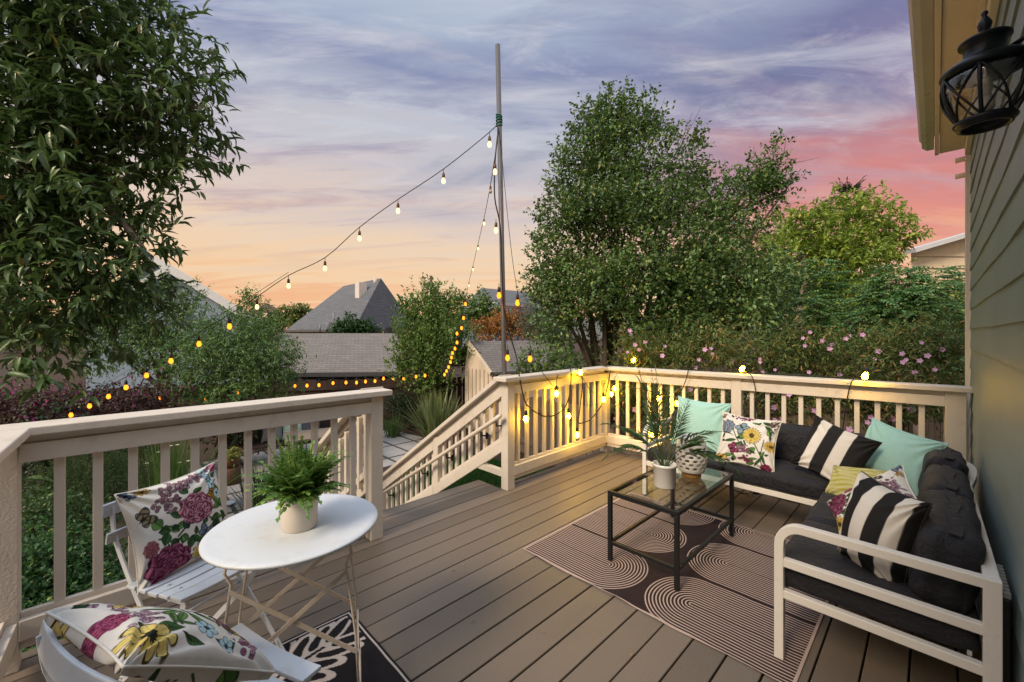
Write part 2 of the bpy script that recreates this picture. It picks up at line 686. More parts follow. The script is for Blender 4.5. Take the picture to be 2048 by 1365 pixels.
mb = MB()
mb.poly([(-11.3, 1.2, GZ + .012), (-5.4, .4, GZ + .012), (-5.4, 2.75, GZ + .012), (-8.2, 2.75, GZ + .012), (-8.2, 4.6, GZ + .012), (-9.0, 6.3, GZ + .012), (-11.3, 5.9, GZ + .012)], (0, 0, -.08))
tag(mb.build('patio', paver_mat()), 'patio of pale concrete pavers with dark joints', 'patio', kind='structure')
mb = MB()
mb.poly([(-7.2, -3, GZ + .008), (-4.6, -3, GZ + .008), (-5.0, .4, GZ + .008), (-7.6, .9, GZ + .008)])
tag(mb.build('path', mat('dirt_path', (.07, .055, .05), .95, var=.35, scale=25, bump=.6, bscale=60)), 'grey-brown dirt path through the garden beds', 'path', kind='structure')


# ------------------------------------------------------------------ deck
def deck_mat():
    m, n, bs = newmat('composite_deck')
    v = n.node('ShaderNodeTexCoord').outputs['Object']
    x, y, z = n.sep(v)
    bi = n.m('FLOOR', n.m('DIVIDE', n.m('ADD', x, 2.687 + 2.9), .145))
    wn = n.node('ShaderNodeTexWhiteNoise', noise_dimensions='1D')
    n.put(wn.inputs['W'], bi)
    base = n.mix(wn.outputs[0], (.120, .095, .074), (.212, .169, .133))
    gr = n.noise(n.mapping(v, (60, 1.6, 20)), 4, 5, .6)
    c = n.mix(n.m('MULTIPLY', gr, .45), base, (.115, .094, .076))
    sp = n.step(n.noise(v, 260, 2), .62, .8)
    c = n.mix(n.m('MULTIPLY', sp, .35), c, (.30, .26, .225))
    st = n.step(n.noise(n.mapping(v, (1, .6, 1)), 1.7, 5, .6), .48, .75)
    c = n.mix(n.m('MULTIPLY', st, .4), c, (.11, .09, .073))
    n.put(bs.inputs['Base Color'], c)
    n.put(bs.inputs['Roughness'], n.m('ADD', .30, n.m('MULTIPLY', gr, .35)))
    bs.inputs['Specular IOR Level'].default_value = .38
    b = n.node('ShaderNodeBump')
    b.inputs['Strength'].default_value = .45
    b.inputs['Distance'].default_value = .002
    n.put(b.inputs['Height'], n.m('ADD', n.noise(n.mapping(v, (70, 3, 20)), 5, 3), n.m('MULTIPLY', n.noise(v, 300, 2), .7)))
    n.put(bs.inputs['Normal'], b.outputs[0])
    return m


DM = deck_mat()
mb = MB()
YB = -3.2
x = -2.832
def deck_back(x):
    return 4.47 + (x + 2.8) * .085
k = 0
while x < .19:
    x1 = min(x + .145, .195)
    gp = rnd.uniform(.0065, .0095)
    dz = rnd.uniform(-.001, .001)
    mb.span((x + gp / 2, YB, -.035), (x1 - gp / 2, deck_back(x), dz))
    x += .145
mb.span((-2.90, YB, -.035), (-2.838, 1.36, -.001))
mb.span((-2.90, 2.67, -.035), (-2.838, 4.46, -.001))
mb.span((-3.028, 1.42, -.035), (-2.836, 2.625, -.0005))
mb.span((-3.165, 1.42, -.035), (-3.034, 2.625, .0005))
tag(mb.build('deck', DM, bevel=.0025, seg=1), 'grey-brown composite board deck', 'deck', kind='structure')
FR = mat('deck_framing', (.10, .08, .065), .8, var=.3)
mb = MB()
mb.span((-2.885, YB, -.24), (.19, YB + .04, -.04))
mb.span((-2.885, YB, -.24), (-2.85, 4.42, -.04))
for j in range(10):
    mb.span((-2.85, YB + .3 + j * .8, -.22), (.19, YB + .34 + j * .8, -.04))
mb.span((-2.85, YB + .1, -.30), (.19, 4.3, -.245))
mb.span((-2.0, YB + 1, GZ), (-1.9, YB + 1.1, -.3))
for y in (-1.5, 1.4, 4.2):
    mb.span((-2.84, y, GZ), (-2.74, y + .1, -.24))
tag(mb.build('deck_frame', FR), 'brown timber frame carrying the deck', 'deck', kind='structure')
# steps down to the garden
mb = MB()
for i in range(1, 8):
    x0 = -3.165 - .28 * (i - 1)
    zz = -.178 * i
    mb.span((x0 - .285, 1.42, zz - .035), (x0 - .148, 2.625, zz))
    mb.span((x0 - .142, 1.42, zz - .035), (x0, 2.625, zz))
    mb.span((x0 - .02, 1.43, zz), (x0, 2.615, zz + .14))
tag(mb.build('steps', DM), 'grey-brown steps from the deck down to the garden', 'steps', kind='structure')

# ------------------------------------------------------------------ painted railings
RP = mat('cream_paint', (.63, .572, .505), .5, var=.05, scale=4, bump=.35, bscale=140, spec=.35, dirt=(.42, .36, .29), dirtamt=.38, dscale=9)
RPS = mat('sawn_post_paint', (.62, .56, .485), .6, var=.06, scale=5, bump=.8, bscale=90, spec=.3, dirt=(.38, .32, .26), dirtamt=.25, dscale=12)


def rail_section(par, a, b, inward, nb, pad0=.03, pad1=.03, capext=(0, 0), skip=()):
    """a,b: ends (x,y) of the face line that looks at the deck; inward: unit (x,y) towards the deck"""
    a, b = Vector((*a, 0)), Vector((*b, 0))
    d = (b - a).normalized()
    o = -Vector((*inward, 0))            # outward
    def bx(s0, s1, o0, o1, z0, z1, name, bev=.003, m=RP):
        M = Matrix((d, o, Vector((0, 0, 1)))).transposed()
        q = MB()
        c = a + d * ((s0 + s1) / 2) + o * ((o0 + o1) / 2) + Vector((0, 0, (z0 + z1) / 2))
        q.box(c, (s1 - s0, o1 - o0, z1 - z0), M)
        return q.build(name, m, par, bevel=bev)
    L = (b - a).length
    bx(-capext[0], L + capext[1], -.045, .125, 1.012, 1.05, 'cap_rail', .005)
    bx(0, L, .016, .056, .975, 1.011, 'upper_rail')
    bx(0, L, -.002, .033, .893, .974, 'rail_board')
    bx(0, L, -.002, .030, .125, .213, 'lower_rail_board')
    bx(0, L, .012, .060, .085, .122, 'lower_rail')
    bx(0, L, .031, .058, .1225, .236, 'lower_rail')
    me = None
    for i in range(nb):
        s = pad0 + (L - pad0 - pad1) * (i + .5) / nb
        if me is None:
            q = MB()
            M = Matrix((d, o, Vector((0, 0, 1)))).transposed()
            q.box((0, 0, 0), (.036, .034, .74), M)
            ob = q.build('baluster', RP, par, local=True, bevel=.003, seg=1)
            me = ob.data
        else:
            ob = dup(ob0, par)
        ob0 = ob
        ob.location = a + d * s + o * .0495 + Vector((0, 0, .605)) - parent_loc(par)


def post(par, cx, cy, z0, z1, s=.09, rot=0., name='post'):
    q = MB()
    q.box((cx, cy, (z0 + z1) / 2), (s, s, z1 - z0), Matrix.Rotation(rot, 3, 'Z'))
    return q.build(name, RPS, par, bevel=.004)


# railing on the left, in front of the garden
lr = thing('deck_railing', 'cream railing with wide cap behind the bistro set, left of the stairs', 'railing', (-2.79, .5, 0))
rail_section(lr, (-2.745, -.28), (-2.745, 1.305), (1, 0), 12, .055, .05, (.13, .14))
post(lr, -2.79, -.325, 0, 1.011)
post(lr, -2.79, 1.35, 0, 1.011)
# the return that comes towards the viewer
nr = thing('deck_railing', 'cream railing at the lower left corner, running out of the picture', 'railing', (-2.2, -.3, 0))
rail_section(nr, (-2.74, -.285), (-.9, -.36), (-.04, .999), 14, .03, .03, (-.05, 0))
post(nr, -.86, -.4, 0, 1.011)
# short railing between stairs and corner
mr = thing('deck_railing', 'cream railing with dangling bulbs between the stairs and the far corner', 'railing', (-2.79, 3.5, 0))
rail_section(mr, (-2.745, 2.71), (-2.79, 4.335), (1, .028), 12, .03, .02, (.16, .05))
post(mr, -2.79, 2.668, 0, 1.011)
post(mr, -2.85, 4.39, 0, 1.011, rot=.06)
# back railing behind the sofa
BA, BB = Vector((-2.79, 4.325)), Vector((.165, 4.585))
bd = (BB - BA).normalized()
bi_ = (bd.y, -bd.x)
br = thing('deck_railing', 'long cream back railing behind the black sofa, ending at the green wall', 'railing', (-1.3, 4.5, 0))
half = (BB - BA).length
s_mid = .478 * half
mid = BA + bd * s_mid
rail_section(br, BA + bd * .0, mid - bd * .045, bi_, 10, .06, .02, (.05, .05))
rail_section(br, mid + bd * .045, BB - bd * .11, bi_, 10, .02, .06, (.05, .20))
om = -Vector(bi_)
post(br, *(mid + om * .043), 0, 1.011, rot=.088)
post(br, *(BB - bd * .055 + om * .05), 0, 1.011, s=.11, rot=.088)


# ------------------------------------------------------------------ stair railings
def slope_bar(q, x0, x1, zt, h, y0, y1, sl=.643, xr=-2.86):
    """a board that follows the stairs: zt is the top height at x = xr"""
    def zz(x):
        return zt - sl * (xr - x)
    vs = [(x0, y0, zz(x0) - h), (x1, y0, zz(x1) - h), (x1, y1, zz(x1) - h), (x0, y1, zz(x0) - h),
          (x0, y0, zz(x0)), (x1, y0, zz(x1)), (x1, y1, zz(x1)), (x0, y1, zz(x0))]
    q.add(vs, [(0, 3, 2, 1), (4, 5, 6, 7), (0, 1, 5, 4), (1, 2, 6, 5), (2, 3, 7, 6), (3, 0, 4, 7)])


def stair_rail(par, yf, side):
    """yf: y of the face towards the stairs, side: +1 when the rail lies on the +y side"""
    y = lambda a: yf + side * a
    xe = -5.25
    for nm, zt, h, a0, a1, segs in (('cap_rail', 1.05, .045, -.045, .125, [(xe - .06, -2.84)]),
                                    ('upper_rail', 1.003, .045, .016, .056, [(xe, -2.835)]),
                                    ('rail_board', .953, .10, -.002, .033, [(xe, -4.0), (-3.905, -2.835)]),
                                    ('lower_rail_board', .445, .115, -.002, .033, [(xe, -4.0), (-3.905, -2.835)]),
                                    ('lower_rail', .485, .05, .034, .062, [(xe, -2.835)])):
        for x0, x1 in segs:
            q = MB()
            slope_bar(q, x0, x1, zt, h, y(a0), y(a1))
            q.build(nm, RP, par, bevel=.003, seg=1)
    ob0 = None
    for x0, x1, nb in ((xe + .03, -4.0, 10), (-3.905, -2.85, 9)):
        for i in range(nb):
            xx = x0 + (x1 - x0) * (i + .5) / nb
            zc = .66 - .643 * (-2.86 - xx)
            if ob0 is None:
                q = MB()
                q.box((0, 0, 0), (.036, .034, .54))
                ob0 = q.build('baluster', RP, par, local=True, bevel=.003, seg=1)
                ob = ob0
            else:
                ob = dup(ob0, par)
            ob.location = Vector((xx, y(.0505), zc)) - parent_loc(par)
    for xp, zb in ((-3.952, -1.05), (-5.29, -1.4)):
        q = MB()
        q.span((xp - .045, y(.0), zb), (xp + .045, y(.09), .985 - .643 * (-2.86 - xp)))
        q.build('post', RPS, par, bevel=.003)


sr = thing('stair_railing', 'cream stair railing with round handrail descending left from the pole', 'railing', (-4, 2.68, GZ))
stair_rail(sr, 2.64, 1)
q = MB()
q.span((-3.30, 2.645, .10), (-2.84, 2.70, .16))
q.build('brace', RP, sr, bevel=.003)
sl = thing('stair_railing', 'shaded cream stair railing seen through the left railing balusters', 'railing', (-4, 1.37, GZ))
stair_rail(sl, 1.40, -1)
HM = mat('handrail_paint', (.62, .55, .46), .35, var=.05)
BK = mat('black_iron', (.012, .012, .013), .45, metal=.3, var=.2)
hr = MB()
pts = [PYP(x, y, 2.55) for x, y in [(1000, 833), (975, 848), (860, 925), (768, 986)]]
pts = [Vector((-2.765, 2.55, .705)), Vector((-2.9, 2.55, .62)), Vector((-3.9, 2.55, .03)), Vector((-5.2, 2.55, -.73))]
hr.tube(pts, .021, 12)
hrail = hr.build('handrail', HM, sr)
for xx in (-2.83, -3.05, -3.62, -4.1, -4.9):
    q = MB()
    zc = .66 + (xx + 2.83) * .592
    q.tube([(xx, 2.55, zc - .02), (xx, 2.56, zc - .06), (xx, 2.638, zc - .075)], .008, 6)
    q.box((xx, 2.634, zc - .075), (.03, .01, .06))
    q.build('bracket', BK, hrail)

# ------------------------------------------------------------------ the house on the right
HX = .2
hs = thing('house', 'grey-green lap-sided house wall with cream eave along the right edge', 'house', (HX + .2, 1, GZ))


def siding_mat(name, c, pitch=None):
    m, n, bs = newmat(name)
    v = n.node('ShaderNodeTexCoord').outputs['Object']
    k = n.noise(n.mapping(v, (3, .8, 1.2)), 2.0, 6, .6)
    col = n.mix(k, tuple(a * .8 for a in c), tuple(a * 1.18 for a in c))
    stn = n.step(n.noise(n.mapping(v, (2, 5, .35)), 2.4, 5, .6), .5, .75)
    col = n.mix(n.m('MULTIPLY', stn, .35), col, (c[0] * 1.25, c[1] * 1.12, c[2] * .85))
    n.put(bs.inputs['Base Color'], col)
    bs.inputs['Roughness'].default_value = .5
    b = n.node('ShaderNodeBump')
    b.inputs['Strength'].default_value = .35
    b.inputs['Distance'].default_value = .002
    n.put(b.inputs['Height'], n.noise(n.mapping(v, (10, 2, 10)), 14, 4))
    n.put(bs.inputs['Normal'], b.outputs[0])
    return m


SG = siding_mat('green_siding', (.185, .235, .228))
q = MB()
z = GZ - .02
while z < 3.2:
    th = .009
    n_ = 40
    vs, fs = [], []
    ph = rnd.uniform(0, 6)
    for i in range(n_ + 1):
        y = -3.2 + (4.86 + 3.2) * i / n_
        jx = .0016 * math.sin(y * 5.1 + ph) + rnd.uniform(-.0008, .0008)
        jz = .0025 * math.sin(y * 3.3 + ph * 2) + rnd.uniform(-.0012, .0012)
        vs += [(HX + .02, y, z + jz), (HX - th + jx, y, z + jz), (HX - th * .86 + jx, y, z + .03), (HX - .001, y, z + .160)]
    for i in range(n_):
        for k in range(3):
            fs.append((i * 4 + k, i * 4 + k + 1, i * 4 + k + 5, i * 4 + k + 4))
    q.add(vs, fs)
    z += .153
q.build('siding', SG, hs)
HC = mat('house_trim_paint', (.84, .71, .55), .5, var=.06, bump=.2, bscale=60)
HW = mat('white_trim_paint', (.72, .65, .55), .5, var=.05)
q = MB()
q.span((HX - .03, 4.865, GZ), (HX + .12, 4.985, 2.98))
q.build('corner_board', HW, hs, bevel=.003)
q = MB()
q.span((HX + .03, -3.2, GZ), (HX + 5, -3.1, 4.5))
q.build('side_wall', SG, hs)
q = MB()
q.span((HX + .125, 4.87, GZ), (HX + 5, 4.97, 4.5))
q.build('side_wall', SG, hs)
EZ = 3.0
q = MB()
q.span((HX - .175, -3.2, EZ), (HX + .05, 5.12, EZ + .02))
q.build('soffit', HC, hs, bevel=.003)
q = MB()
q.span((HX - .035, -3.2, EZ - .13), (HX + .0, 4.86, EZ - .001))
q.span((HX - .06, -3.2, EZ - .045), (HX - .036, 4.86, EZ - .001))
q.build('frieze_board', HW, hs, bevel=.003)
q = MB()
q.span((HX - .202, -3.2, EZ - .015), (HX - .177, 5.10, EZ + .15))
q.build('fascia', HC, hs, bevel=.003)
# K-style metal gutter
q = MB()
pr = [(-.30, .13), (-.30, .03), (-.345, .03), (-.375, .06), (-.375, .10), (-.392, .13), (-.385, .135), (-.368, .105), (-.368, .065), (-.343, .037), (-.307, .037), (-.307, .13)]
ys = (-3.2, 5.06)
vs = [(HX + a + .095, y, EZ + b) for y in ys for a, b in pr]
n_ = len(pr)
q.add(vs, [(i, (i + 1) % n_, (i + 1) % n_ + n_, i + n_) for i in range(n_)] + [tuple(range(n_))[::-1], tuple(range(n_, 2 * n_))])
q.build('gutter', mat('gutter_metal', (.60, .56, .50), .35, metal=.3, var=.2, dirt=(.25, .21, .17), dirtamt=.5, dscale=12), hs)
q = MB()
RM = mat('dark_shingle', (.09, .085, .085), .9, var=.3, scale=30)
q.poly([(HX - .23, -3.2, EZ + .16), (HX - .23, 5.15, EZ + .16), (HX + 3, 5.15, EZ + 1.5), (HX + 3, -3.2, EZ + 1.5)], (0, 0, .03))
q.build('roof', RM, hs)
for zz in (2.73, 2.86):
    q = MB()
    q.tube([(HX + .0, 4.925, zz), (HX - .085, 4.925, zz - .005)], .02, 10)
    q.build('vent_pipe', HC, hs)


# ------------------------------------------------------------------ neighbouring buildings
def shingle_mat(name, c1, c2, sc=1.0):
    m, n, bs = newmat(name)
    v = n.node('ShaderNodeTexCoord').outputs['Object']
    x, y, z = n.sep(v)
    br_ = n.node('ShaderNodeTexBrick')
    u = n.m('ADD', n.m('MULTIPLY', x, .45), y)
    n.put(br_.inputs['Vector'], n.comb(u, n.m('MULTIPLY', z, 1.9), 0))
    br_.inputs['Scale'].default_value = 1.0
    br_.inputs['Brick Width'].default_value = .40 * sc
    br_.inputs['Row Height'].default_value = .13 * sc
    br_.inputs['Mortar Size'].default_value = .012 * sc
    br_.inputs['Color1'].default_value = (*c1, 1)
    br_.inputs['Color2'].default_value = (*c2, 1)
    br_.inputs['Mortar'].default_value = (*[a * .45 for a in c1], 1)
    c = n.mix(n.m('MULTIPLY', n.noise(v, 1.2, 5), .5), br_.outputs[0], tuple(a * .7 for a in c1))
    n.put(bs.inputs['Base Color'], c)
    bs.inputs['Roughness'].default_value = .9
    return m


GR = shingle_mat('grey_shingles', (.10, .108, .125), (.15, .155, .175))
BR = shingle_mat('brown_grey_shingles', (.15, .135, .13), (.20, .18, .172), .9)
WHT = mat('white_paint', (.50, .52, .56), .5)
PNK = mat('pink_stucco', (.42, .27, .22), .8)
DRK = mat('dark_grey_wall', (.045, .048, .06), .8)
GLS = mat('dark_window', (.03, .035, .045), .15)


def poly_part(name, polys, m, par, th=(0, 0, -.12)):
    q = MB()
    for p in polys:
        q.poly(p, th)
    return q.build(name, m, par)


def wpts(L):
    return [P(*a) for a in L]


# big hip-roofed house
hh = thing('house', 'pink house with tall grey hip roof and white chimney in the centre distance', 'house', P(690, 660, 32))
E1, E2, E3 = P(572, 658, 33), P(708, 652, 26), P(835, 652, 33)
E4 = E1 + (E3 - E2)
zE = 1.75
for e in (E1, E2, E3, E4):
    e.z = zE
R2, R1 = P(762, 557, 31), P(687, 573, 36)
zr = R2.z
R1.z = zr
poly_part('roof', [[E1, E2, R2, R1], [E2, E3, R2], [E3, E4, R1, R2], [E4, E1, R1]], GR, hh, (0, 0, -.15))
q = MB()
ins = [(e - (E1 + E3) / 2) * .93 + (E1 + E3) / 2 for e in (E1, E2, E3, E4)]
for i in range(4):
    a, b = ins[i].copy(), ins[(i + 1) % 4].copy()
    a.z = b.z = GZ
    d = Vector((0, 0, zE - .16 - GZ))
    q.add([a, b, b + d, a + d], [(0, 1, 2, 3)])
hw = q.build('wall', PNK, hh)
q = MB()
for i in range(4):
    a, b = (E1, E2, E3, E4)[i] + Vector((0, 0, -.1)), (E1, E2, E3, E4)[(i + 1) % 4] + Vector((0, 0, -.1))
    q.bar(a, b, .12, .14)
q.build('gutter', mat('brown_gutter', (.10, .09, .085), .6), hh)
for px_, Z_, wd in ((722, 30.5, .38),):
    c = P(px_, 606, Z_)
    q = MB()
    q.span((c.x - .35, c.y - .3, c.z), (c.x + .35, c.y + .3, P(px_, 566, Z_).z))
    q.build('chimney', mat('white_chimney', (.62, .56, .54), .8, var=.2, scale=3), hh)
c = P(751, 560, 31)
q = MB()
q.tube([c + Vector((0, 0, -.4)), c + Vector((0, 0, .1))], .16, 10)
q.build('vent_pipe', mat('cream_vent', (.5, .45, .36), .6), hh)
for a, b in ((640, 660), (655, 655), (667, 636)):
    q = MB()
    p = P(a, 664, 27.5)
    q.tube([p, P(a, b - 10, 27.5)], .06, 6)
    q.build('vent_pipe', mat('grey_pipe', (.2, .21, .23), .6), hh)
c = P(777, 661, 25.8)
q = MB()
q.box(c, (.3, .3, .35))
q.build('window', GLS, hh)

# long low garage behind the fence
gg = thing('garage', 'low garage with long brown-grey shingle roof behind the string-lit fence', 'garage', P(680, 760, 16))
a, b = P(560, 746, 15.2), P(812, 736, 15.6)
c, d = P(795, 668, 19.5), P(560, 667, 19.5)
a.z = b.z = min(a.z, b.z)
c.z = d.z = max(c.z, d.z)
poly_part('roof', [[a, b, c, d], [d, c, c + (c - b) * Vector((1, 1, -1)) if False else Vector((2 * c.x - b.x, 2 * c.y - b.y, b.z)), Vector((2 * d.x - a.x, 2 * d.y - a.y, a.z))]], BR, gg, (0, 0, -.1))
q = MB()
inn = (c - b)
inn.z = 0
inn = inn.normalized() * .4
for s, e in ((a + inn, b + inn),):
    s0, e0 = s.copy(), e.copy()
    s0.z = e0.z = GZ
    q.add([s0, e0, Vector((e0.x, e0.y, b.z - .02)), Vector((s0.x, s0.y, a.z - .02))], [(0, 1, 2, 3)])
q.build('wall', DRK, gg)
q = MB()
q.bar(a + Vector((0, 0, -.08)), b + Vector((0, 0, -.08)), .05, .16)
q.build('fascia', mat('dark_fascia', (.05, .05, .055), .7), gg)
# gable end facing right
q = MB()
f = Vector((2 * c.x - b.x, 2 * c.y - b.y, b.z))
q.add([b + inn * .2, f, c], [(0, 1, 2)])
q.build('gable', mat('brown_gable', (.22, .15, .12), .8), gg)

# blue gabled house at left
BL = siding_mat('blue_siding', (.17, .23, .32))
bh = thing('house', 'blue-grey gabled house with white barge boards behind the left trees', 'house', P(440, 660, 19))
ap, rg, lf = P(352, 540, 19), P(532, 652, 19), P(172, 640, 19)
dv = Vector((-.998, .055, 0)) * 8
q = MB()
rb, lb = rg.copy(), lf.copy()
rb.z = lb.z = GZ
q.poly([lb, rb, rg, ap, lf])
q.build('wall', BL, bh)
q = MB()
ov = (rg - ap) * .06
sft = Vector((.72, -.69, 0)) * .35
q.poly([ap + sft, rg + ov + sft, rg + ov + dv, ap + dv], (0, 0, .15))
q.poly([lf - ov * Vector((1, 1, -1)) + sft, ap + sft, ap + dv, lf - ov * Vector((1, 1, -1)) + dv], (0, 0, .15))
q.build('roof', GR, bh)
q = MB()
q.bar(ap + sft * 1.1 + Vector((0, 0, .0)), rg + ov + sft * 1.1, .06, .34)
q.bar(ap + sft * 1.1 + Vector((0, 0, .0)), lf - ov * Vector((1, 1, -1)) + sft * 1.1, .06, .34)
q.build('barge_board', WHT, bh)
z_ = 0
wn = P(518, 655, 18.5)
q = MB()
q.box(wn, (.5, .5, .75))
wf = q.build('window', WHT, bh)
q = MB()
q.box(P(518, 655, 18.2), (.3, .3, .55))
q.build('pane', GLS, wf)
b2h = thing('house', 'second gable with white barge board peeking above the left tree line', 'house', P(335, 600, 24))
ap2, rg2 = P(318, 520, 24), P(420, 590, 24)
lf2 = P(216, 590, 24)
q = MB()
q.poly([Vector((lf2.x, lf2.y, GZ)), Vector((rg2.x, rg2.y, GZ)), rg2, ap2, lf2])
q.build('wall', BL, b2h)
q = MB()
q.poly([ap2 + sft, rg2 + sft, rg2 + dv, ap2 + dv], (0, 0, .2))
q.poly([lf2 + sft, ap2 + sft, ap2 + dv, lf2 + dv], (0, 0, .2))
q.build('roof', GR, b2h)
q = MB()
q.bar(ap2 + sft * 1.1, rg2 + sft * 1.1, .06, .4)
q.build('barge_board', WHT, b2h)

# distant houses
rh = thing('house', 'small far house with dark red hip roof and white cornice', 'house', P(545, 640, 45))
pk = P(533, 606, 47)
cs = wpts([(497, 625, 46), (535, 624, 42), (572, 622, 46)])
for e in cs:
    e.z = cs[1].z
c4 = cs[0] + cs[2] - cs[1]
poly_part('roof', [[cs[0], cs[1], pk], [cs[1], cs[2], pk], [cs[2], c4, pk], [c4, cs[0], pk]], mat('dark_red_tile', (.13, .055, .05), .8, scale=3), rh)
q = MB()
for i in range(4):
    a, b = (cs + [c4])[i], (cs + [c4])[(i + 1) % 4]
    q.add([Vector((a.x, a.y, GZ)), Vector((b.x, b.y, GZ)), b, a], [(0, 1, 2, 3)])
q.build('wall', mat('cream_far_wall', (.55, .47, .38), .8), rh)
fh = thing('house', 'far blue-grey house with grey roof and small white window beside the pole', 'house', P(1000, 640, 34))
e1, e2, e3 = P(925, 606, 38), P(990, 602, 33), P(1085, 612, 38)
e2.z = e1.z = e3.z = 3.9
r1, r2 = P(962, 578, 40), P(1000, 590, 41)
r1 = Vector((r1.x, r1.y, 5.9))
r2 = P(1060, 585, 44)
r2.z = 5.9
e4 = e1 + e3 - e2
poly_part('roof', [[e1, e2, r1], [e2, e3, r2, r1], [e3, e4, r2], [e4, e1, r1, r2]], GR, fh)
q = MB()
for i in range(4):
    a, b = (e1, e2, e3, e4)[i], (e1, e2, e3, e4)[(i + 1) % 4]
    q.add([Vector((a.x, a.y, GZ)), Vector((b.x, b.y, GZ)), b, a], [(0, 1, 2, 3)])
q.build('wall', BL, fh)
q = MB()
q.bar(e1, e2, .1, .25)
q.bar(e2, e3, .1, .25)
q.build('fascia', WHT, fh)
q = MB()
wc = P(999, 624, 32.6)
q.box(wc, (.45, .45, .9))
wf = q.build('window', WHT, fh)
q = MB()
q.box(P(999, 624, 32.3), (.3, .3, .6))
q.build('pane', mat('red_brown_pane', (.10, .05, .05), .3), wf)

# garden shed
CRM = mat('shed_boards', (.60, .51, .41), .7, var=.08, scale=3)
sh = thing('shed', 'cream board garden shed with grey shingle roof right of the flax', 'shed', P(1020, 760, 13))
s0, s1, s2 = P(930, 735, 12.6), P(985, 742, 11.6), P(1135, 735, 13.2)
zs = s1.z
s0.z = s2.z = zs
q = MB()
for a, b in ((s0, s1), (s1, s2)):
    q.add([Vector((a.x, a.y, GZ)), Vector((b.x, b.y, GZ)), b, a], [(0, 1, 2, 3)])
gp_ = s0.lerp(s1, .15)
gp_.z = zs + 1.0
q.add([s0, s1, Vector((gp_.x, gp_.y, zs + .85))], [(0, 1, 2)])
for i in range(1, 7):
    p = s0.lerp(s1, i / 7)
    q.bar(Vector((p.x, p.y - .02, GZ)), Vector((p.x, p.y - .02, zs)), .03, .03, (0, 1, 0))
q.build('wall', CRM, sh)
ridge = P(940, 683, 12.7)
rid2 = ridge + (s2 - s1)
ov = Vector((0, 0, -.04)) + (s1 - s0) * .06
k1 = s1 + ov - (s2 - s1) * .04
poly_part('roof', [[k1, s2 + ov, rid2, ridge - (s2 - s1) * .04], [ridge - (s2 - s1) * .04, rid2, rid2 + (ridge - s1) * Vector((1, 1, -1)), ridge + (ridge - s1) * Vector((1, 1, -1))]], BR, sh, (0, 0, -.06))
q = MB()
q.bar(k1 + Vector((0, 0, -.03)), ridge - (s2 - s1) * .045, .05, .12)
q.build('barge_board', CRM, sh)
q = MB()
wa = s1.lerp(s2, .08)
q.box(Vector((wa.x, wa.y - .03, zs - .45)), (.35, .05, .7))
q.build('window', mat('grey_shed_window', (.12, .15, .15), .3), sh)

# cream house far right
ch = thing('house', 'cream lap-sided house gable beyond the trees at the right', 'house', P(1890, 540, 17))
a, b = P(1822, 503, 16), P(2010, 448, 16)
q = MB()
q.poly([Vector((a.x, a.y, GZ)), Vector((b.x, b.y, GZ)), b, a])
q.build('wall', siding_mat('cream_siding', (.62, .52, .38)), ch)
q = MB()
nrm = Vector((.4, -.9, 0)) * .3
q.bar(a + (a - b) * .06 + nrm, b + nrm, .5, .16)
q.build('barge_board', WHT, ch)
q = MB()
for i in range(1, 14):
    zz = GZ + i * .45
    p0, p1 = Vector((a.x, a.y, zz)), Vector((b.x, b.y, zz))
    if zz < a.z - .1:
        q.bar(p0 + nrm * .1, p1 + nrm * .1, .03, .02)
q.build('siding_boards', siding_mat('cream_siding_edge', (.5, .42, .32)), ch)

# ------------------------------------------------------------------ fences
FB = mat('dark_brown_fence', (.055, .036, .028), .85, var=.4, scale=9, stretch=(1, 1, .15), bump=.3, bscale=40)
FG = mat('weathered_fence', (.17, .125, .10), .85, var=.35, scale=9, stretch=(1, 1, .15), bump=.3, bscale=40)


def board_fence(label, pts, z0, z1, m, name='board_fence', wd=.15):
    t_ = thing(name, label, 'fence', (*pts[0][:2], z0))
    q = MB()
    r_ = MB()
    for a, b in zip(pts[:-1], pts[1:]):
        a, b = Vector((a[0], a[1], 0)), Vector((b[0], b[1], 0))
        L = (b - a).length
        n = max(1, int(L / wd))
        d = (b - a).normalized()
        M = Matrix((d, Vector((-d.y, d.x, 0)), Vector((0, 0, 1)))).transposed()
        for i in range(n):
            h = rnd.uniform(-.03, .02)
            c = a + d * ((i + .5) * L / n)
            q.box((c.x, c.y, (z0 + z1 + h) / 2), (wd - .008, .02, z1 + h - z0), M)
        nn = Vector((d.y, -d.x, 0)) * .035
        for zz in (z0 + .3, z1 - .25):
            r_.bar(a + nn + Vector((0, 0, zz)), b + nn + Vector((0, 0, zz)), .045, .09)
        for i in range(int(L / 2.2) + 1):
            c = a + d * (i * 2.2) - nn * 1.6
            r_.span((c.x - .045, c.y - .045, z0), (c.x + .045, c.y + .045, z1 + .04))
    q.build('boards', m, t_)
    r_.build('rails', m, t_)
    return t_


fp = [P(x, 700, Z) for x, Z in ((-120, 9.4), (150, 10.2), (400, 11.4), (600, 12.2), (860, 13.2), (935, 13.4))]
board_fence('dark brown board fence hung with lit bulbs at the back of the garden', fp, GZ, .06, FB)
fp2 = [P(985, 740, 11.2), P(1100, 740, 9.0), P(1260, 740, 7.6)]
board_fence('weathered brown board fence between the shed and the right-hand tree', fp2, GZ, -.02, FG)
fp3 = [P(1260, 740, 7.5), P(1500, 740, 7.4), P(1960, 740, 8.5)]
board_fence('grey-brown fence half hidden by the pink flower shrubs', fp3, GZ, .3, FG)
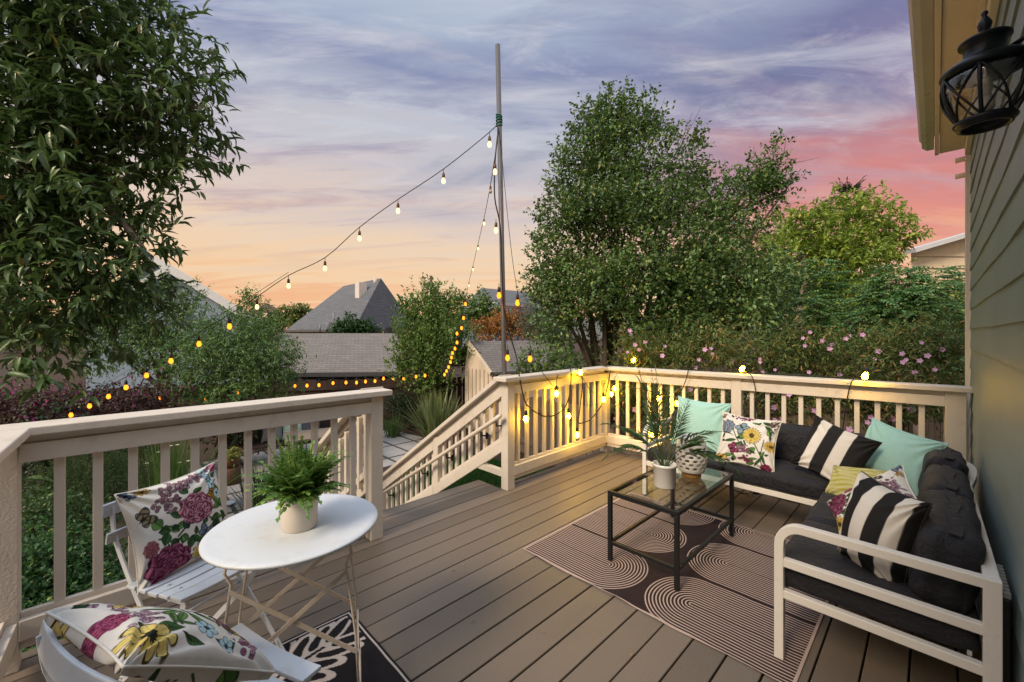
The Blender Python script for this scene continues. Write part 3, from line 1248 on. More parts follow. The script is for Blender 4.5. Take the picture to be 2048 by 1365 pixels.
# ================================================================== THINGS ON THE DECK
WM = mat('white_metal', (.66, .62, .57), .38, var=.03, scale=8, dirt=(.5, .46, .40), dirtamt=.35, dscale=60)
CHW = mat('bistro_white', (.60, .635, .685), .45, var=.05, scale=7, bump=.12, bscale=40, dirt=(.45, .41, .37), dirtamt=.35, dscale=14)
BLKM = mat('black_steel', (.012, .012, .013), .4, metal=.2, var=.2)


# ------------------------------------------------------------------ printed cloth painter
class Canvas:
    def __init__(s, n, base, seed):
        s.n = n
        t_ = np.linspace(-1, 1, n)
        s.U, s.V = np.meshgrid(t_, t_, indexing='ij')
        s.C = np.zeros((n, n, 3)) + np.array(base)
        s.g = np.random.default_rng(seed)
        s.C *= (1 + .03 * s.g.normal(size=(n, n, 1)))

    def put(s, m, col):
        m = np.clip(m, 0, 1)[..., None]
        s.C = s.C * (1 - m) + np.array(col) * m

    def loc(s, cx, cy, a):
        x, y = s.U - cx, s.V - cy
        return x * math.cos(a) + y * math.sin(a), -x * math.sin(a) + y * math.cos(a)

    def sm(s, d, e=.012):
        return np.clip(.5 - d / e, 0, 1)

    def leaf(s, cx, cy, a, L, w_, col, dk=(.01, .02, .012)):
        x, y = s.loc(cx, cy, a)
        t_ = np.clip(x / L, 0, 1)
        prof = w_ * np.sin(np.pi * t_ ** .8)
        d = np.abs(y) - prof
        inside = (x > 0) & (x < L)
        m = s.sm(d) * inside
        sh = .75 + .5 * (y > 0) + .25 * np.sin(x / L * 40 + y * 60)
        s.put(m, np.array(col))
        s.C = np.where((m > .5)[..., None], s.C * sh[..., None], s.C)
        s.put(s.sm(np.abs(d + .006) - .007) * inside, dk)
        s.put(s.sm(np.abs(y) - .005, .008) * inside * (x < L * .9), dk)

    def stem(s, pts, w_, col):
        pp = smooth_path([(x, y, 0) for x, y in pts], 6)
        d = np.full((s.n, s.n), 9.)
        for a, b in zip(pp[:-1], pp[1:]):
            dx, dy = b.x - a.x, b.y - a.y
            q = np.clip(((s.U - a.x) * dx + (s.V - a.y) * dy) / (dx * dx + dy * dy + 1e-9), 0, 1)
            d = np.minimum(d, np.hypot(s.U - a.x - q * dx, s.V - a.y - q * dy))
        s.put(s.sm(d - w_), (.012, .025, .014))
        s.put(s.sm(d - w_ * .55), col)

    def peony(s, cx, cy, r, c1, c2, dk=(.035, .004, .015)):
        x, y = s.U - cx, s.V - cy
        a = np.arctan2(y, x)
        rr = np.hypot(x, y) / r
        ed = .92 + .16 * np.abs(np.sin(a * 4.5)) ** .6 + .06 * np.sin(a * 2 + cx * 9)
        m = s.sm((rr - ed) * r)
        ring = rr * 3.9 + .42 * np.sin(a * 5 + np.floor(rr * 3.9) * 1.9 + cy * 7)
        f = ring - np.floor(ring)
        pet = np.sin(a * (2 + 1.5 * np.floor(ring)) + np.floor(ring) * 2.3)
        k = np.clip(.05 + .95 * f ** 1.6 + .2 * pet, 0, 1)
        col = np.array(c1) * (1 - k[..., None]) + np.array(c2) * k[..., None]
        line = (f < .16) | (np.abs(pet) < .13)
        col = np.where(line[..., None], np.array(dk), col)
        s.C = s.C * (1 - m[..., None]) + col * m[..., None]

    def daisy(s, cx, cy, r, n, c1, c2, cen, sq=1.0, rot=0.):
        x, y = s.loc(cx, cy, rot)
        y = y / sq
        a = np.arctan2(y, x)
        rr = np.hypot(x, y) / r
        pet = np.abs(np.cos(a * n / 2))
        ed = .52 + .48 * pet ** .45
        m = s.sm((rr - ed) * r)
        k = np.clip(rr, 0, 1)[..., None]
        col = np.array(c2) * (1 - k) + np.array(c1) * k
        streak = (np.abs(np.sin(a * n * 1.5)) < .18) & (rr < .85)
        col = np.where(streak[..., None], col * .45, col)
        col = np.where((pet < .22)[..., None] | ((rr > ed - .09) & (rr < ed))[..., None], np.array((.05, .035, .01)), col)
        s.C = s.C * (1 - m[..., None]) + col * m[..., None]
        m2 = s.sm((rr - .27 - .04 * np.sin(a * 11)) * r)
        s.put(m2, cen)

    def butterfly(s, cx, cy, a, r, c1, c2):
        for sgn in (-1, 1):
            for (ox, oy, L, w_, da) in ((.1, .15, 1., .36, .75), (-.1, .15, .7, .33, 1.75)):
                x, y = s.loc(cx, cy, a + sgn * da)
                d = np.hypot((x - L * r * .55) / (L * r * .55), y / (w_ * r)) - 1
                m = s.sm(d * r * .3)
                k = (np.sin(x / r * 16) > .2)
                col = np.where(k[..., None], np.array(c1), np.array(c2))
                s.C = s.C * (1 - m[..., None]) + col * m[..., None]
                s.put(s.sm((np.abs(d + .12) - .1) * r * .4), (.02, .018, .02))
        x, y = s.loc(cx, cy, a)
        s.put(s.sm(np.hypot(x / (r * .5), y / (r * .07)) - 1, .3), (.015, .012, .01))

    def cluster(s, cx, cy, w_, h, n, r, c1, c2):
        for i in range(n):
            x, y = cx + s.g.normal() * w_ * .45, cy + s.g.normal() * h * .45
            d = np.hypot(s.U - x, s.V - y)
            s.put(s.sm(d - r * 1.1), (.03, .012, .02))
            s.put(s.sm(d - r * .78), c1 if s.g.random() < .6 else c2)
            s.put(s.sm(d - r * .25), (.04, .015, .025))


GRN, GRN2, GRN3 = (.035, .095, .03), (.10, .21, .055), (.02, .045, .028)
PLM, PNKC = (.12, .012, .045), (.62, .30, .38)
YEL, YEL2, BRN = (.60, .44, .10), (.42, .24, .04), (.05, .035, .012)
BLU, BLU2, GRY = (.16, .24, .36), (.33, .52, .58), (.10, .12, .15)
CRMC = (.66, .63, .59)


def print_a(n):
    """white cloth: big plum peonies, berry sprays, a blue butterfly"""
    c = Canvas(n, CRMC, 1)
    c.stem([(-.35, .30), (-.05, .20), (.10, .35), (.12, .05), (-.25, -.25)], .02, GRN)
    c.stem([(.35, .0), (.55, -.3), (.7, -.45), (.62, -.65)], .02, GRN)
    c.stem([(.45, .1), (.72, .0), (.95, .12)], .018, GRN)
    c.stem([(-.45, -.55), (-.4, -.3), (-.6, -.15)], .018, GRN)
    c.stem([(.62, .25), (.7, .55), (.78, .85)], .016, GRN)
    c.stem([(.72, .5), (.9, .62)], .014, GRN)
    for x, y, a, L, w_ in ((.05, .62, 1.0, .26, .075), (.12, .55, 2.2, .27, .08), (.2, .5, .3, .25, .07), (-.02, .5, 3.0, .3, .06), (-.1, .1, 2.4, .3, .07), (-.05, .0, 3.6, .28, .07),
                            (-.1, -.25, 4.2, .22, .09), (-.25, -.3, 3.6, .2, .09), (-.35, -.05, 3.0, .24, .11), (-.5, .05, 2.2, .26, .12), (-.42, -.1, 4.2, .26, .10),
                            (.02, -.35, -1.9, .3, .09), (.2, -.42, -1.3, .28, .12), (.38, -.42, .5, .3, .08), (.5, -.15, -.3, .32, .06), (.55, .02, .2, .4, .07), (.7, .05, .4, .3, .06),
                            (.75, -.1, -.8, .3, .06), (.62, -.2, -1.5, .34, .05), (.85, .3, 1.7, .28, .05), (.78, .7, .6, .22, .05), (.74, .62, 2.6, .2, .045), (.55, -.85, .8, .3, .06)):
        c.leaf(x, y, a, L, w_, GRN if (x + y) % .2 < .1 else GRN2)
    for i in range(26):
        a_ = c.g.uniform(0, 6.28)
        c.leaf(c.g.uniform(-.5, .9), c.g.uniform(-.6, .3), a_, c.g.uniform(.14, .3), c.g.uniform(.03, .07), (GRN, GRN2, GRN3)[i % 3])
    c.cluster(-.05, .78, .38, .16, 34, .042, (.30, .17, .22), (.42, .28, .33))
    c.cluster(-.32, .52, .22, .22, 30, .042, (.22, .11, .15), (.38, .24, .28))
    c.cluster(.42, .84, .28, .12, 22, .04, (.30, .17, .22), (.42, .28, .33))
    c.peony(.22, .18, .34, PLM, PNKC)
    c.peony(-.48, -.74, .40, (.075, .008, .03), (.34, .10, .18))
    c.peony(-.78, -.28, .15, (.2, .04, .06), (.45, .2, .2))
    c.daisy(.22, -.76, .30, 11, YEL, YEL2, BRN, .7, .3)
    c.butterfly(.28, -.42, .9, .2, BLU, GRY)
    c.butterfly(-.78, .34, .4, .24, (.05, .055, .07), (.25, .2, .1))
    c.butterfly(.62, .40, -.6, .19, YEL2, (.15, .1, .02))
    c.butterfly(.62, .72, .4, .12, BLU, BLU2)
    for x, y in ((.80, .32), (.70, .55), (.6, .92)):
        c.daisy(x, y, .11, 5, BLU2, (.6, .75, .78), (.05, .05, .05))
    c.peony(.9, .95, .13, PLM, PNKC)
    c.butterfly(-.9, .9, .5, .15, GRY, BLU)
    c.daisy(-.62, .92, .14, 7, (.4, .3, .15), YEL2, BRN, .6)
    return c.C


def print_b(n):
    """white cloth: yellow daisies, long green leaves, blue flowers"""
    c = Canvas(n, CRMC, 5)
    c.stem([(.35, -.55), (.05, -.1), (-.05, .25), (-.45, .3)], .02, GRN)
    c.stem([(.6, -.4), (.35, -.05), (-.05, .05), (-.4, -.1)], .017, GRN)
    c.stem([(.45, -.75), (.62, -.3), (.95, .1)], .015, GRN)
    for x, y, a, L, w_ in ((-.05, .1, 2.6, .45, .06), (-.05, .05, 3.3, .5, .055), (0, .1, 1.9, .4, .06), (.05, .2, 1.2, .36, .06), (0, -.05, 3.9, .4, .06), (.1, .1, .6, .38, .055), (.2, -.1, -.2, .35, .06),
                            (-.1, .3, 2.9, .42, .05), (-.5, .62, 4.6, .34, .1), (-.85, .1, 1.0, .3, .07), (.75, -.6, .9, .45, .12), (.85, -.5, 2.0, .38, .1), (.1, -.5, 2.2, .3, .06), (-.3, -.35, 4.2, .36, .06), (.75, .5, .3, .3, .05)):
        c.leaf(x, y, a, L, w_, GRN2 if L > .36 else GRN)
    for i in range(30):
        c.leaf(c.g.uniform(-.9, .9), c.g.uniform(-.9, .9), c.g.uniform(0, 6.28), c.g.uniform(.12, .28), c.g.uniform(.022, .05), (GRN, GRN2, GRN3)[i % 3])
    c.cluster(.7, .75, .2, .2, 20, .035, (.3, .2, .28), (.45, .3, .4))
    c.cluster(-.7, -.6, .25, .2, 24, .035, (.3, .1, .18), (.45, .25, .35))
    c.daisy(-.68, .74, .36, 8, (.66, .54, .20), YEL, (.012, .018, .015), .8, .5)
    c.daisy(.50, -.55, .34, 10, (.66, .48, .10), YEL, BRN)
    c.daisy(.62, .42, .34, 10, (.62, .46, .15), YEL2, BRN, .55, -.7)
    c.daisy(-.50, -.02, .20, 6, BLU2, (.5, .7, .75), (.03, .04, .05), .8)
    c.daisy(-.78, -.25, .15, 6, BLU2, (.45, .62, .7), (.03, .04, .05), .8)
    c.cluster(-.12, .62, .26, .2, 34, .04, (.36, .2, .3), (.5, .34, .42))
    c.cluster(.28, .66, .2, .14, 20, .035, (.36, .22, .3), (.5, .34, .42))
    c.peony(-.1, -.58, .24, (.16, .02, .07), (.42, .1, .2))
    c.peony(.02, .90, .17, PLM, (.45, .1, .2))
    c.butterfly(.12, -.62, 1.3, .26, BLU, GRY)
    c.butterfly(-.2, -.9, .5, .25, YEL2, BRN)
    c.daisy(-.35, -.8, .2, 7, (.5, .35, .1), YEL2, BRN)
    return c.C


def print_c(n):
    """white cloth: yellow daisy, grey-blue buds, plum butterflies"""
    c = Canvas(n, CRMC, 9)
    c.stem([(-.45, .3), (-.2, -.1), (.1, -.2)], .018, GRN)
    c.stem([(.2, .1), (.45, -.3), (.7, -.75)], .018, GRN)
    c.stem([(.6, .15), (.55, -.4), (.6, -.8)], .016, GRN)
    for x, y, a, L, w_ in ((.45, .85, -.3, .5, .07), (.55, .7, -.6, .45, .07), (.4, .72, 3.0, .3, .05), (-.3, -.05, 3.4, .5, .06), (-.2, .05, 1.4, .4, .1), (-.25, 0, .6, .3, .08), (-.1, -.1, 3.8, .55, .06),
                            (.35, -.2, 4.0, .4, .1), (.5, -.3, 5.2, .5, .05), (.6, -.5, 4.2, .5, .05), (.45, -.6, 3.5, .4, .06), (.8, .3, 2, .3, .1), (-.7, -.75, .3, .4, .08), (.1, -.9, .4, .3, .09)):
        c.leaf(x, y, a, L, w_, GRN if L > .4 else GRN2)
    for i in range(30):
        c.leaf(c.g.uniform(-.9, .9), c.g.uniform(-.9, .9), c.g.uniform(0, 6.28), c.g.uniform(.12, .3), c.g.uniform(.025, .06), (GRN, GRN2, GRN3)[i % 3])
    c.peony(-.70, .42, .27, (.07, .09, .13), (.30, .36, .44), (.03, .03, .05))
    c.butterfly(-.2, .5, -.9, .3, BLU, (.2, .3, .3))
    c.daisy(.18, .22, .33, 20, YEL, (.66, .5, .14), (.07, .05, .02))
    c.daisy(.88, -.05, .3, 20, YEL, YEL2, (.07, .05, .02), .7)
    c.butterfly(-.42, -.42, .5, .26, (.14, .02, .06), (.25, .05, .12))
    c.cluster(-.02, -.35, .25, .2, 26, .04, (.24, .09, .16), (.36, .2, .26))
    c.cluster(.05, -.72, .3, .14, 26, .04, (.26, .05, .10), (.34, .14, .2))
    c.peony(.75, -.9, .18, PLM, (.3, .05, .1))
    c.daisy(-.78, -.82, .25, 9, YEL, YEL2, BRN, .6)
    c.cluster(-.1, .88, .5, .1, 30, .035, (.28, .05, .14), (.3, .2, .25))
    c.cluster(.85, .8, .16, .2, 18, .035, (.25, .2, .18), (.2, .1, .12))
    c.cluster(-.92, .75, .1, .2, 12, .035, (.3, .2, .12), (.22, .14, .1))
    return c.C


def print_stripes(n, edges, phase=0.):
    c = Canvas(n, (.018, .017, .018), 3)
    for a, b in edges:
        c.put(c.sm(np.abs(c.U - (a + b) / 2) - (b - a) / 2, .02), (.66, .62, .57))
    return c.C


def print_plain(n, col, amt=.04):
    c = Canvas(n, col, 4)
    return c.C


def print_yellow(n):
    c = Canvas(n, (.36, .32, .055), 8)
    for k in range(-5, 6):
        yy = c.V * 1.0 - k * .24 + .06 * np.sin(c.U * 5 + k)
        c.put(c.sm(np.abs(yy) - .008, .02), (.62, .60, .40))
        for dirn in (-1, 1):
            ph = (c.U * 14 + dirn * yy * 22)
            f = ph - np.floor(ph)
            m = (np.abs(f - .5) < .20) & (yy * dirn > .015) & (yy * dirn < .09)
            c.put(m.astype(float), (.60, .58, .38))
    return c.C


PRN = attrmat('printed_cotton')


def pillow(name, label, cat, c, normal, up, w_, h, T, colors, group=None, seed=0, roll=0., m=None, sag=.0, back=None):
    n = colors.shape[0]
    t_ = np.linspace(-1, 1, n)
    U, V = np.meshgrid(t_, t_, indexing='ij')
    g = np.random.default_rng(seed)
    prof = ((1 - U ** 2).clip(0) * (1 - V ** 2).clip(0)) ** .42
    pin = .10
    X = w_ / 2 * U * (1 - pin * (1 - V ** 2) * np.abs(U) ** 2)
    Y = h / 2 * V * (1 - pin * (1 - U ** 2) * np.abs(V) ** 2)
    p1, p2, p3 = g.random(3) * 6
    rad = np.sqrt(U ** 2 + V ** 2)
    fold = .010 * np.sin(np.arctan2(np.abs(V) - 1.1, np.abs(U) - 1.1) * 18 + p1) * np.clip(rad - .45, 0, 1)
    fold += .006 * np.sin(U * 3 + V * 2 + p2) * prof + .004 * np.sin(V * 9 + U * 4 + p3) * (1 - prof)
    Y = Y - sag * prof * h * .3 * (1 - V) / 2
    Z = T * prof + fold * (prof > .0)
    Zb = -T * .8 * prof + fold * (prof > .0)
    if back is None:
        back = np.zeros_like(colors) + np.array(colors[0, 0] * .0 + np.median(colors.reshape(-1, 3), axis=0))
    pts = np.concatenate([np.stack([X, Y, Z], -1).reshape(-1, 3), np.stack([X, Y, Zb], -1).reshape(-1, 3)])
    idx = np.arange(n * n).reshape(n, n)
    F = np.stack([idx[:-1, :-1], idx[1:, :-1], idx[1:, 1:], idx[:-1, 1:]], -1).reshape(-1, 4)
    F = np.concatenate([F, F[:, ::-1] + n * n])
    me = np_mesh(name, pts, F, m or PRN, True)
    at = me.color_attributes.new('print', 'FLOAT_COLOR', 'POINT')
    cc = np.ones((2 * n * n, 4), dtype=np.float32)
    cc[:n * n, :3] = colors.reshape(-1, 3)
    cc[n * n:, :3] = back.reshape(-1, 3)
    at.data.foreach_set('color', cc.ravel())
    o = link(name, me)
    N_ = Vector(normal).normalized()
    Up = Vector(up)
    Rt = Up.cross(N_).normalized()
    Up = N_.cross(Rt)
    M = Matrix((Rt, Up, N_)).transposed().to_4x4()
    o.matrix_world = Matrix.Translation(Vector(c)) @ M @ Matrix.Rotation(roll, 4, 'Z')
    tag(o, label, cat, group)
    # stitched seam round the edge
    st_ = max(1, n // 24)
    path = [(X[i, 0], Y[i, 0], 0) for i in range(0, n, st_)] + [(X[-1, j], Y[-1, j], 0) for j in range(0, n, st_)]
    path += [(X[i, -1], Y[i, -1], 0) for i in range(n - 1, -1, -st_)] + [(X[0, j], Y[0, j], 0) for j in range(n - 1, -1, -st_)]
    q = MB()
    q.tube(path, .0032, 6, False)
    med = np.median(np.concatenate([colors[0], colors[-1], colors[:, 0], colors[:, -1]]), axis=0)
    q.build('seam', mat('seam_thread', tuple(float(x) for x in med), .8), o, local=True)
    return o


# ------------------------------------------------------------------ folding bistro chairs
def bistro_chair(label, loc, rotz):
    t_ = thing('bistro_chair', label, 'chair', loc, 'white folding bistro chairs', rotz)
    SW = .40
    def slat(y, z, wd, curve, w0=SW, tilt=0., th=.014):
        q = MB()
        n = 10
        rows = []
        for i in range(n + 1):
            x = -w0 / 2 + w0 * i / n
            s_ = (2 * i / n - 1) ** 2
            rows.append((x, s_))
        vs, fs = [], []
        ct, st_ = math.cos(tilt), math.sin(tilt)
        for x, s_ in rows:
            for a, b in ((-wd / 2, -th / 2), (wd / 2, -th / 2), (wd / 2, th / 2), (-wd / 2, th / 2)):
                vs.append((x, y + a * ct - b * st_ + curve[0] * s_, z + a * st_ + b * ct + curve[1] * s_))
        for i in range(n):
            for k in range(4):
                a, b = i * 4 + k, i * 4 + (k + 1) % 4
                fs.append((a, b, b + 4, a + 4))
        fs += [(3, 2, 1, 0), tuple(n * 4 + k for k in range(4))]
        q.add(vs, fs)
        return q
    ys = [.155, .085, .020, -.045, -.110]
    for i, y in enumerate(ys):
        o = slat(y, .452 - .006 * (i > 0), .062 if i == 0 else .052, (0, .014 if i < 2 else .008)).build('seat_slat', CHW, t_, local=True, bevel=.003)
        q = MB()
        for sx_ in (-.14, .14):
            q.lathe([(0, .0035), (.005, .003), (.007, 0)], (sx_, y, .462), 8)
        q.build('rivet', CHW, o, local=True)
    slat(-.292, .732, .056, (.022, 0), .42, R(78), .011).build('back_slat', CHW, t_, local=True, bevel=.003)
    slat(-.266, .625, .046, (.022, 0), .42, R(78), .011).build('back_slat', CHW, t_, local=True, bevel=.003)
    for sx_ in (-1, 1):
        x = sx_ * .175
        q = MB()
        q.strip(smooth_path([(x, -.277, .742), (x, -.257, .62), (x, -.185, .50), (x * 1.02, -.09, .38), (x * 1.08, .07, .2), (x * 1.12, .24, .0)], 4), .006, .026, (1, 0, 0) if False else (0, .8, .6))
        q.build('side_iron', CHW, t_, local=True)
        q = MB()
        q.strip(smooth_path([(x * .9, .15, .44), (x * .9, .08, .33), (x * .95, -.08, .17), (x, -.26, .0)], 4), .006, .024, (0, .7, -.7))
        q.build('leg', CHW, t_, local=True)
        q = MB()
        q.bar((x * .95, -.14, .436), (x * .95, .17, .436), .018, .012)
        q.build('seat_bar', CHW, t_, local=True)
    for y, z in ((.20, .06), (-.215, .055), (.11, .155), (-.02, .285)):
        q = MB()
        q.tube([(-.178, y, z), (.178, y, z)], .006, 6)
        q.build('cross_rod', CHW, t_, local=True)
    return t_


bistro_chair('white slatted folding chair by the left railing holding a peony pillow', (-2.19, .285, 0), R(-64))
CB_ = Vector((-1.405, .235, 0)) + Vector((.012, -.028, 0))
bistro_chair('white slatted folding chair in the near left corner with yellow daisy pillow', CB_, R(18.7))


def frame_vec(rotz):
    return Vector((-math.sin(rotz), math.cos(rotz), 0)), Vector((math.cos(rotz), math.sin(rotz), 0))


f, r_ = frame_vec(R(-64))
pillow('throw_pillow', 'white floral pillow with two plum peonies on the chair by the left railing', 'pillow', Vector((-2.177, .296, .635)) - f * .135 + r_ * .02, f * .95 + Vector((0, 0, .30)), (0, 0, 1), .385, .395, .062, print_a(190), 'floral throw pillows', 1, R(2))
f, r_ = frame_vec(R(18.7))
pb = print_b(210)
pillow('throw_pillow', 'white floral pillow with big yellow daisies on the near left chair', 'pillow', CB_ + Vector((0, 0, .675)) - f * .115 + r_ * .025, f * .60 + Vector((0, 0, .76)), (0, 0, 1), .34, .41, .065, pb, 'floral throw pillows', 2, R(3), back=pb[::-1])

# ------------------------------------------------------------------ bistro table
TC = Vector((-1.755, .525, 0))
bt = thing('bistro_table', 'round white metal bistro table with thin folding legs beside the left railing', 'table', TC)
q = MB()
q.lathe([(0, .706), (.284, .706), (.302, .704), (.306, .700), (.304, .692), (.301, .692), (.300, .700), (.0, .702)], TC, 72)
top = q.build('tabletop', CHW, bt)
LG = mat('aged_white_iron', (.60, .52, .44), .55, var=.15, scale=20, dirt=(.28, .2, .14), dirtamt=.4, dscale=25)
e = Vector((.40, .917, 0)).normalized()
u_ = Vector((-e.y, e.x, 0))
for s_ in (-1, 1):
    for a in (-1, 1):
        q = MB()
        o0 = TC + u_ * (a * .135)
        q.tube([o0 + e * (s_ * .19) + Vector((0, 0, .69)), o0 + e * (s_ * .205) + Vector((0, 0, .62)), o0 + e * (s_ * .185) + Vector((0, 0, .58)), o0 + e * (s_ * .22) + Vector((0, 0, .3)), o0 + e * (s_ * .235)], .0052, 8)
        q.build('leg', LG, bt)
    q = MB()
    q.bar(TC + e * (s_ * .228) - u_ * .135 + Vector((0, 0, .22)), TC + e * (s_ * .228) + u_ * .135 + Vector((0, 0, .22)), .006, .02)
    q.build('stretcher', LG, bt)
    q = MB()
    q.tube([TC + e * (s_ * .236) - u_ * .135 + Vector((0, 0, .05)), TC + e * (s_ * .236) + u_ * .135 + Vector((0, 0, .05))], .005, 6)
    q.build('stretcher', LG, bt)
for a in (-1, 1):
    o0 = TC + u_ * (a * .142)
    q = MB()
    q.strip([o0 - e * .19 + Vector((0, 0, .56)), o0 + e * .225 + Vector((0, 0, .24))], .004, .015, (0, 0, 1))
    q.strip([o0 + e * .19 + Vector((0, 0, .56)) + u_ * .008 * a, o0 - e * .225 + Vector((0, 0, .24)) + u_ * .008 * a], .004, .015, (0, 0, 1))
    q.build('cross_brace', LG, bt)


# ------------------------------------------------------------------ pinnate fronds
def frond(base, d0, L, n, ll, lw, bend, g, ang=1.0, tipf=.25, jit=.15, rise=.0, leafdroop=.15, startf=.12):
    """arching rachis with paired leaflets; returns rachis points and leaflet arrays"""
    d = Vector(d0).normalized()
    p = Vector(base)
    pts, pos, dr, nr, LL, LW = [p.copy()], [], [], [], [], []
    side = d.cross(Vector((0, 0, 1)))
    side = side.normalized() if side.length > .05 else Vector((1, 0, 0))
    for i in range(n):
        d = (d + Vector((0, 0, -bend / n)) + side * g.uniform(-.4, .4) * bend / n * .4).normalized()
        p = p + d * (L / n)
        pts.append(p.copy())
        s_ = (i + 1) / n
        if s_ < startf:
            continue
        sd = d.cross(Vector((0, 0, 1)))
        sd = sd.normalized() if sd.length > .05 else side
        up_ = sd.cross(d)
        k = math.sin(math.pi * min(1, .12 + .88 * s_) ** .75) * (1 - tipf) + tipf * (1 - s_)
        for sg in (-1, 1):
            v = (d * math.cos(ang) + sd * sg * math.sin(ang) + up_ * rise + Vector((g.uniform(-jit, jit), g.uniform(-jit, jit), g.uniform(-jit, jit) - leafdroop)))
            pos.append(p)
            dr.append(v)
            nr.append(up_ + sd * sg * .3)
            LL.append(ll * max(k, .12) * g.uniform(.85, 1.12))
            LW.append(lw * (.5 + .5 * k))
    pos.append(p); dr.append(d); nr.append(Vector((0, 0, 1)) + side * .01); LL.append(ll * .5); LW.append(lw)
    return pts, (np.array(pos), np.array([v.normalized() for v in dr]), np.array([v.normalized() for v in nr]), np.array(LL), np.array(LW))


# fern in its pot
FC = Vector((-1.715, .525, .706))
g = random.Random(4)
fern = thing('potted_fern', 'green fern in a plain cream ceramic pot on the bistro table', 'potted plant', FC)
CER = mat('cream_ceramic', (.68, .60, .52), .4, var=.07, scale=9)
CERW = mat('white_ceramic', (.72, .70, .67), .25, var=.02, spec=.5)
SOIL = mat('potting_soil', (.02, .013, .008), .95, var=.5, scale=60, bump=1, bscale=120)
q = MB()
q.lathe([(0, .0), (.060, 0), (.064, .004), (.066, .127), (.0655, .130), (.062, .130), (.061, .105)], FC, 40)
pot = q.build('pot', CER, fern)
q = MB()
q.lathe([(.0608, .104), (0, .118)], FC, 24)
q.build('soil', SOIL, pot)
st, lv = MB(), []
for i in range(110):
    a = g.uniform(0, 6.283)
    lay = i / 110
    elv = 1.54 - lay * .80 + g.uniform(-.15, .15)
    L = g.uniform(.105, .165) * (1.0 + .38 * (elv > 1.05))
    dvec = (math.cos(a) * math.cos(elv), math.sin(a) * math.cos(elv), math.sin(elv))
    b = FC + Vector((math.cos(a) * .03, math.sin(a) * .03, .118))
    pts, arr = frond(b, dvec, L, 20, .044, .017, .7 + lay * .8, g, 1.15, .12, .22, startf=.2)
    st.tube(pts[::3] + [pts[-1]], .0011, 4, False)
    lv.append(leaf_arrays(*arr, tm='leaf'))
st.build('stems', mat('fern_stem', (.06, .09, .02), .6), fern)
foliage('fronds', join(lv), leafmat('fern_leaf', (.04, .12, .032), (.15, .28, .06), (.32, .36, .09), f3=.18), fern)

# ------------------------------------------------------------------ black and cream rug under the bistro set
def leaf_rug():
    nx, ny = 150, 190
    c = Canvas(10, (0, 0, 0), 1)
    X, Y = np.meshgrid(np.linspace(-1.2, 1.2, nx * 2), np.linspace(-1.5, 1.5, ny * 2), indexing='ij')
    C = np.zeros(X.shape + (3,)) + np.array((.50, .44, .41))
    c.n, c.U, c.V, c.C = None, X, Y, C
    blk = (.012, .011, .014)
    gg_ = random.Random(12)
    C[:] = np.array(blk)
    WX, WY = -2.135 + (X + 1.2) / 2.4 * 1.22, -.63 + (Y + 1.5) / 3.0 * 1.53
    c.U, c.V = WX, WY
    crm = (.50, .44, .41)
    def oval(cx, cy, a, L, w_):
        x, y = c.loc(cx, cy, a)
        x = x - L / 2
        d = np.sqrt((x / (L / 2)) ** 2 + (y / w_) ** 2) + .05 * np.sin(x * 55 + y * 40)
        c.put((np.abs(d - 1.0) * w_ < .0075).astype(float), crm)
        c.put((d < 1 - .0075 / w_).astype(float), blk)
    for (sx_, sy_, a0) in ((-1.86, .12, 1.75), (-1.55, .30, 1.2), (-1.30, -.2, 1.5), (-1.98, -.5, 1.5), (-1.62, -.55, 1.5)):
        dx, dy = math.cos(a0), math.sin(a0)
        x, y = c.loc(sx_, sy_, a0)
        for i in range(9):
            px_, py_ = sx_ + dx * i * .072, sy_ + dy * i * .072
            for sg in (-1, 1):
                aa = a0 + sg * (1.45 - i * .13)
                oval(px_ + math.cos(aa) * .018, py_ + math.sin(aa) * .018, aa, .20 + .012 * (i % 3), .033)
        c.put(((np.abs(y) < .016) & (x > -.02) & (x < .62)).astype(float), crm)
        c.put(((np.abs(y) < .008) & (x > -.02) & (x < .60)).astype(float), blk)
    c.U, c.V = X, Y
    ed = np.maximum(np.abs(X) / 1.2, 1 - (1.5 - np.abs(Y)) / 1.2)
    b1 = 1.2 - np.abs(X)
    b2 = 1.5 - np.abs(Y)
    bb = np.minimum(b1, b2)
    c.put((bb < .06).astype(float), blk)
    c.put(((bb > .022) & (bb < .034)).astype(float), (.5, .44, .41))
    return c.C


rc = leaf_rug()
nx, ny = rc.shape[:2]
X, Y = np.meshgrid(np.linspace(0, 1, nx), np.linspace(0, 1, ny), indexing='ij')
pts = np.stack([-2.135 + X * 1.22, -.63 + Y * 1.53, .006 + .0012 * np.sin(X * 40) * np.sin(Y * 37)], -1).reshape(-1, 3)
idx = np.arange(nx * ny).reshape(nx, ny)
F = np.stack([idx[:-1, :-1], idx[1:, :-1], idx[1:, 1:], idx[:-1, 1:]], -1).reshape(-1, 4)
me = np_mesh('outdoor_rug', pts, F, attrmat('woven_plastic_print', .8, .5, 500), True)
at = me.color_attributes.new('print', 'FLOAT_COLOR', 'POINT')
cc = np.ones((nx * ny, 4), dtype=np.float32)
cc[:, :3] = rc.reshape(-1, 3)
at.data.foreach_set('color', cc.ravel())
tag(link('outdoor_rug', me), 'black and cream leaf-pattern rug under the bistro set', 'rug')


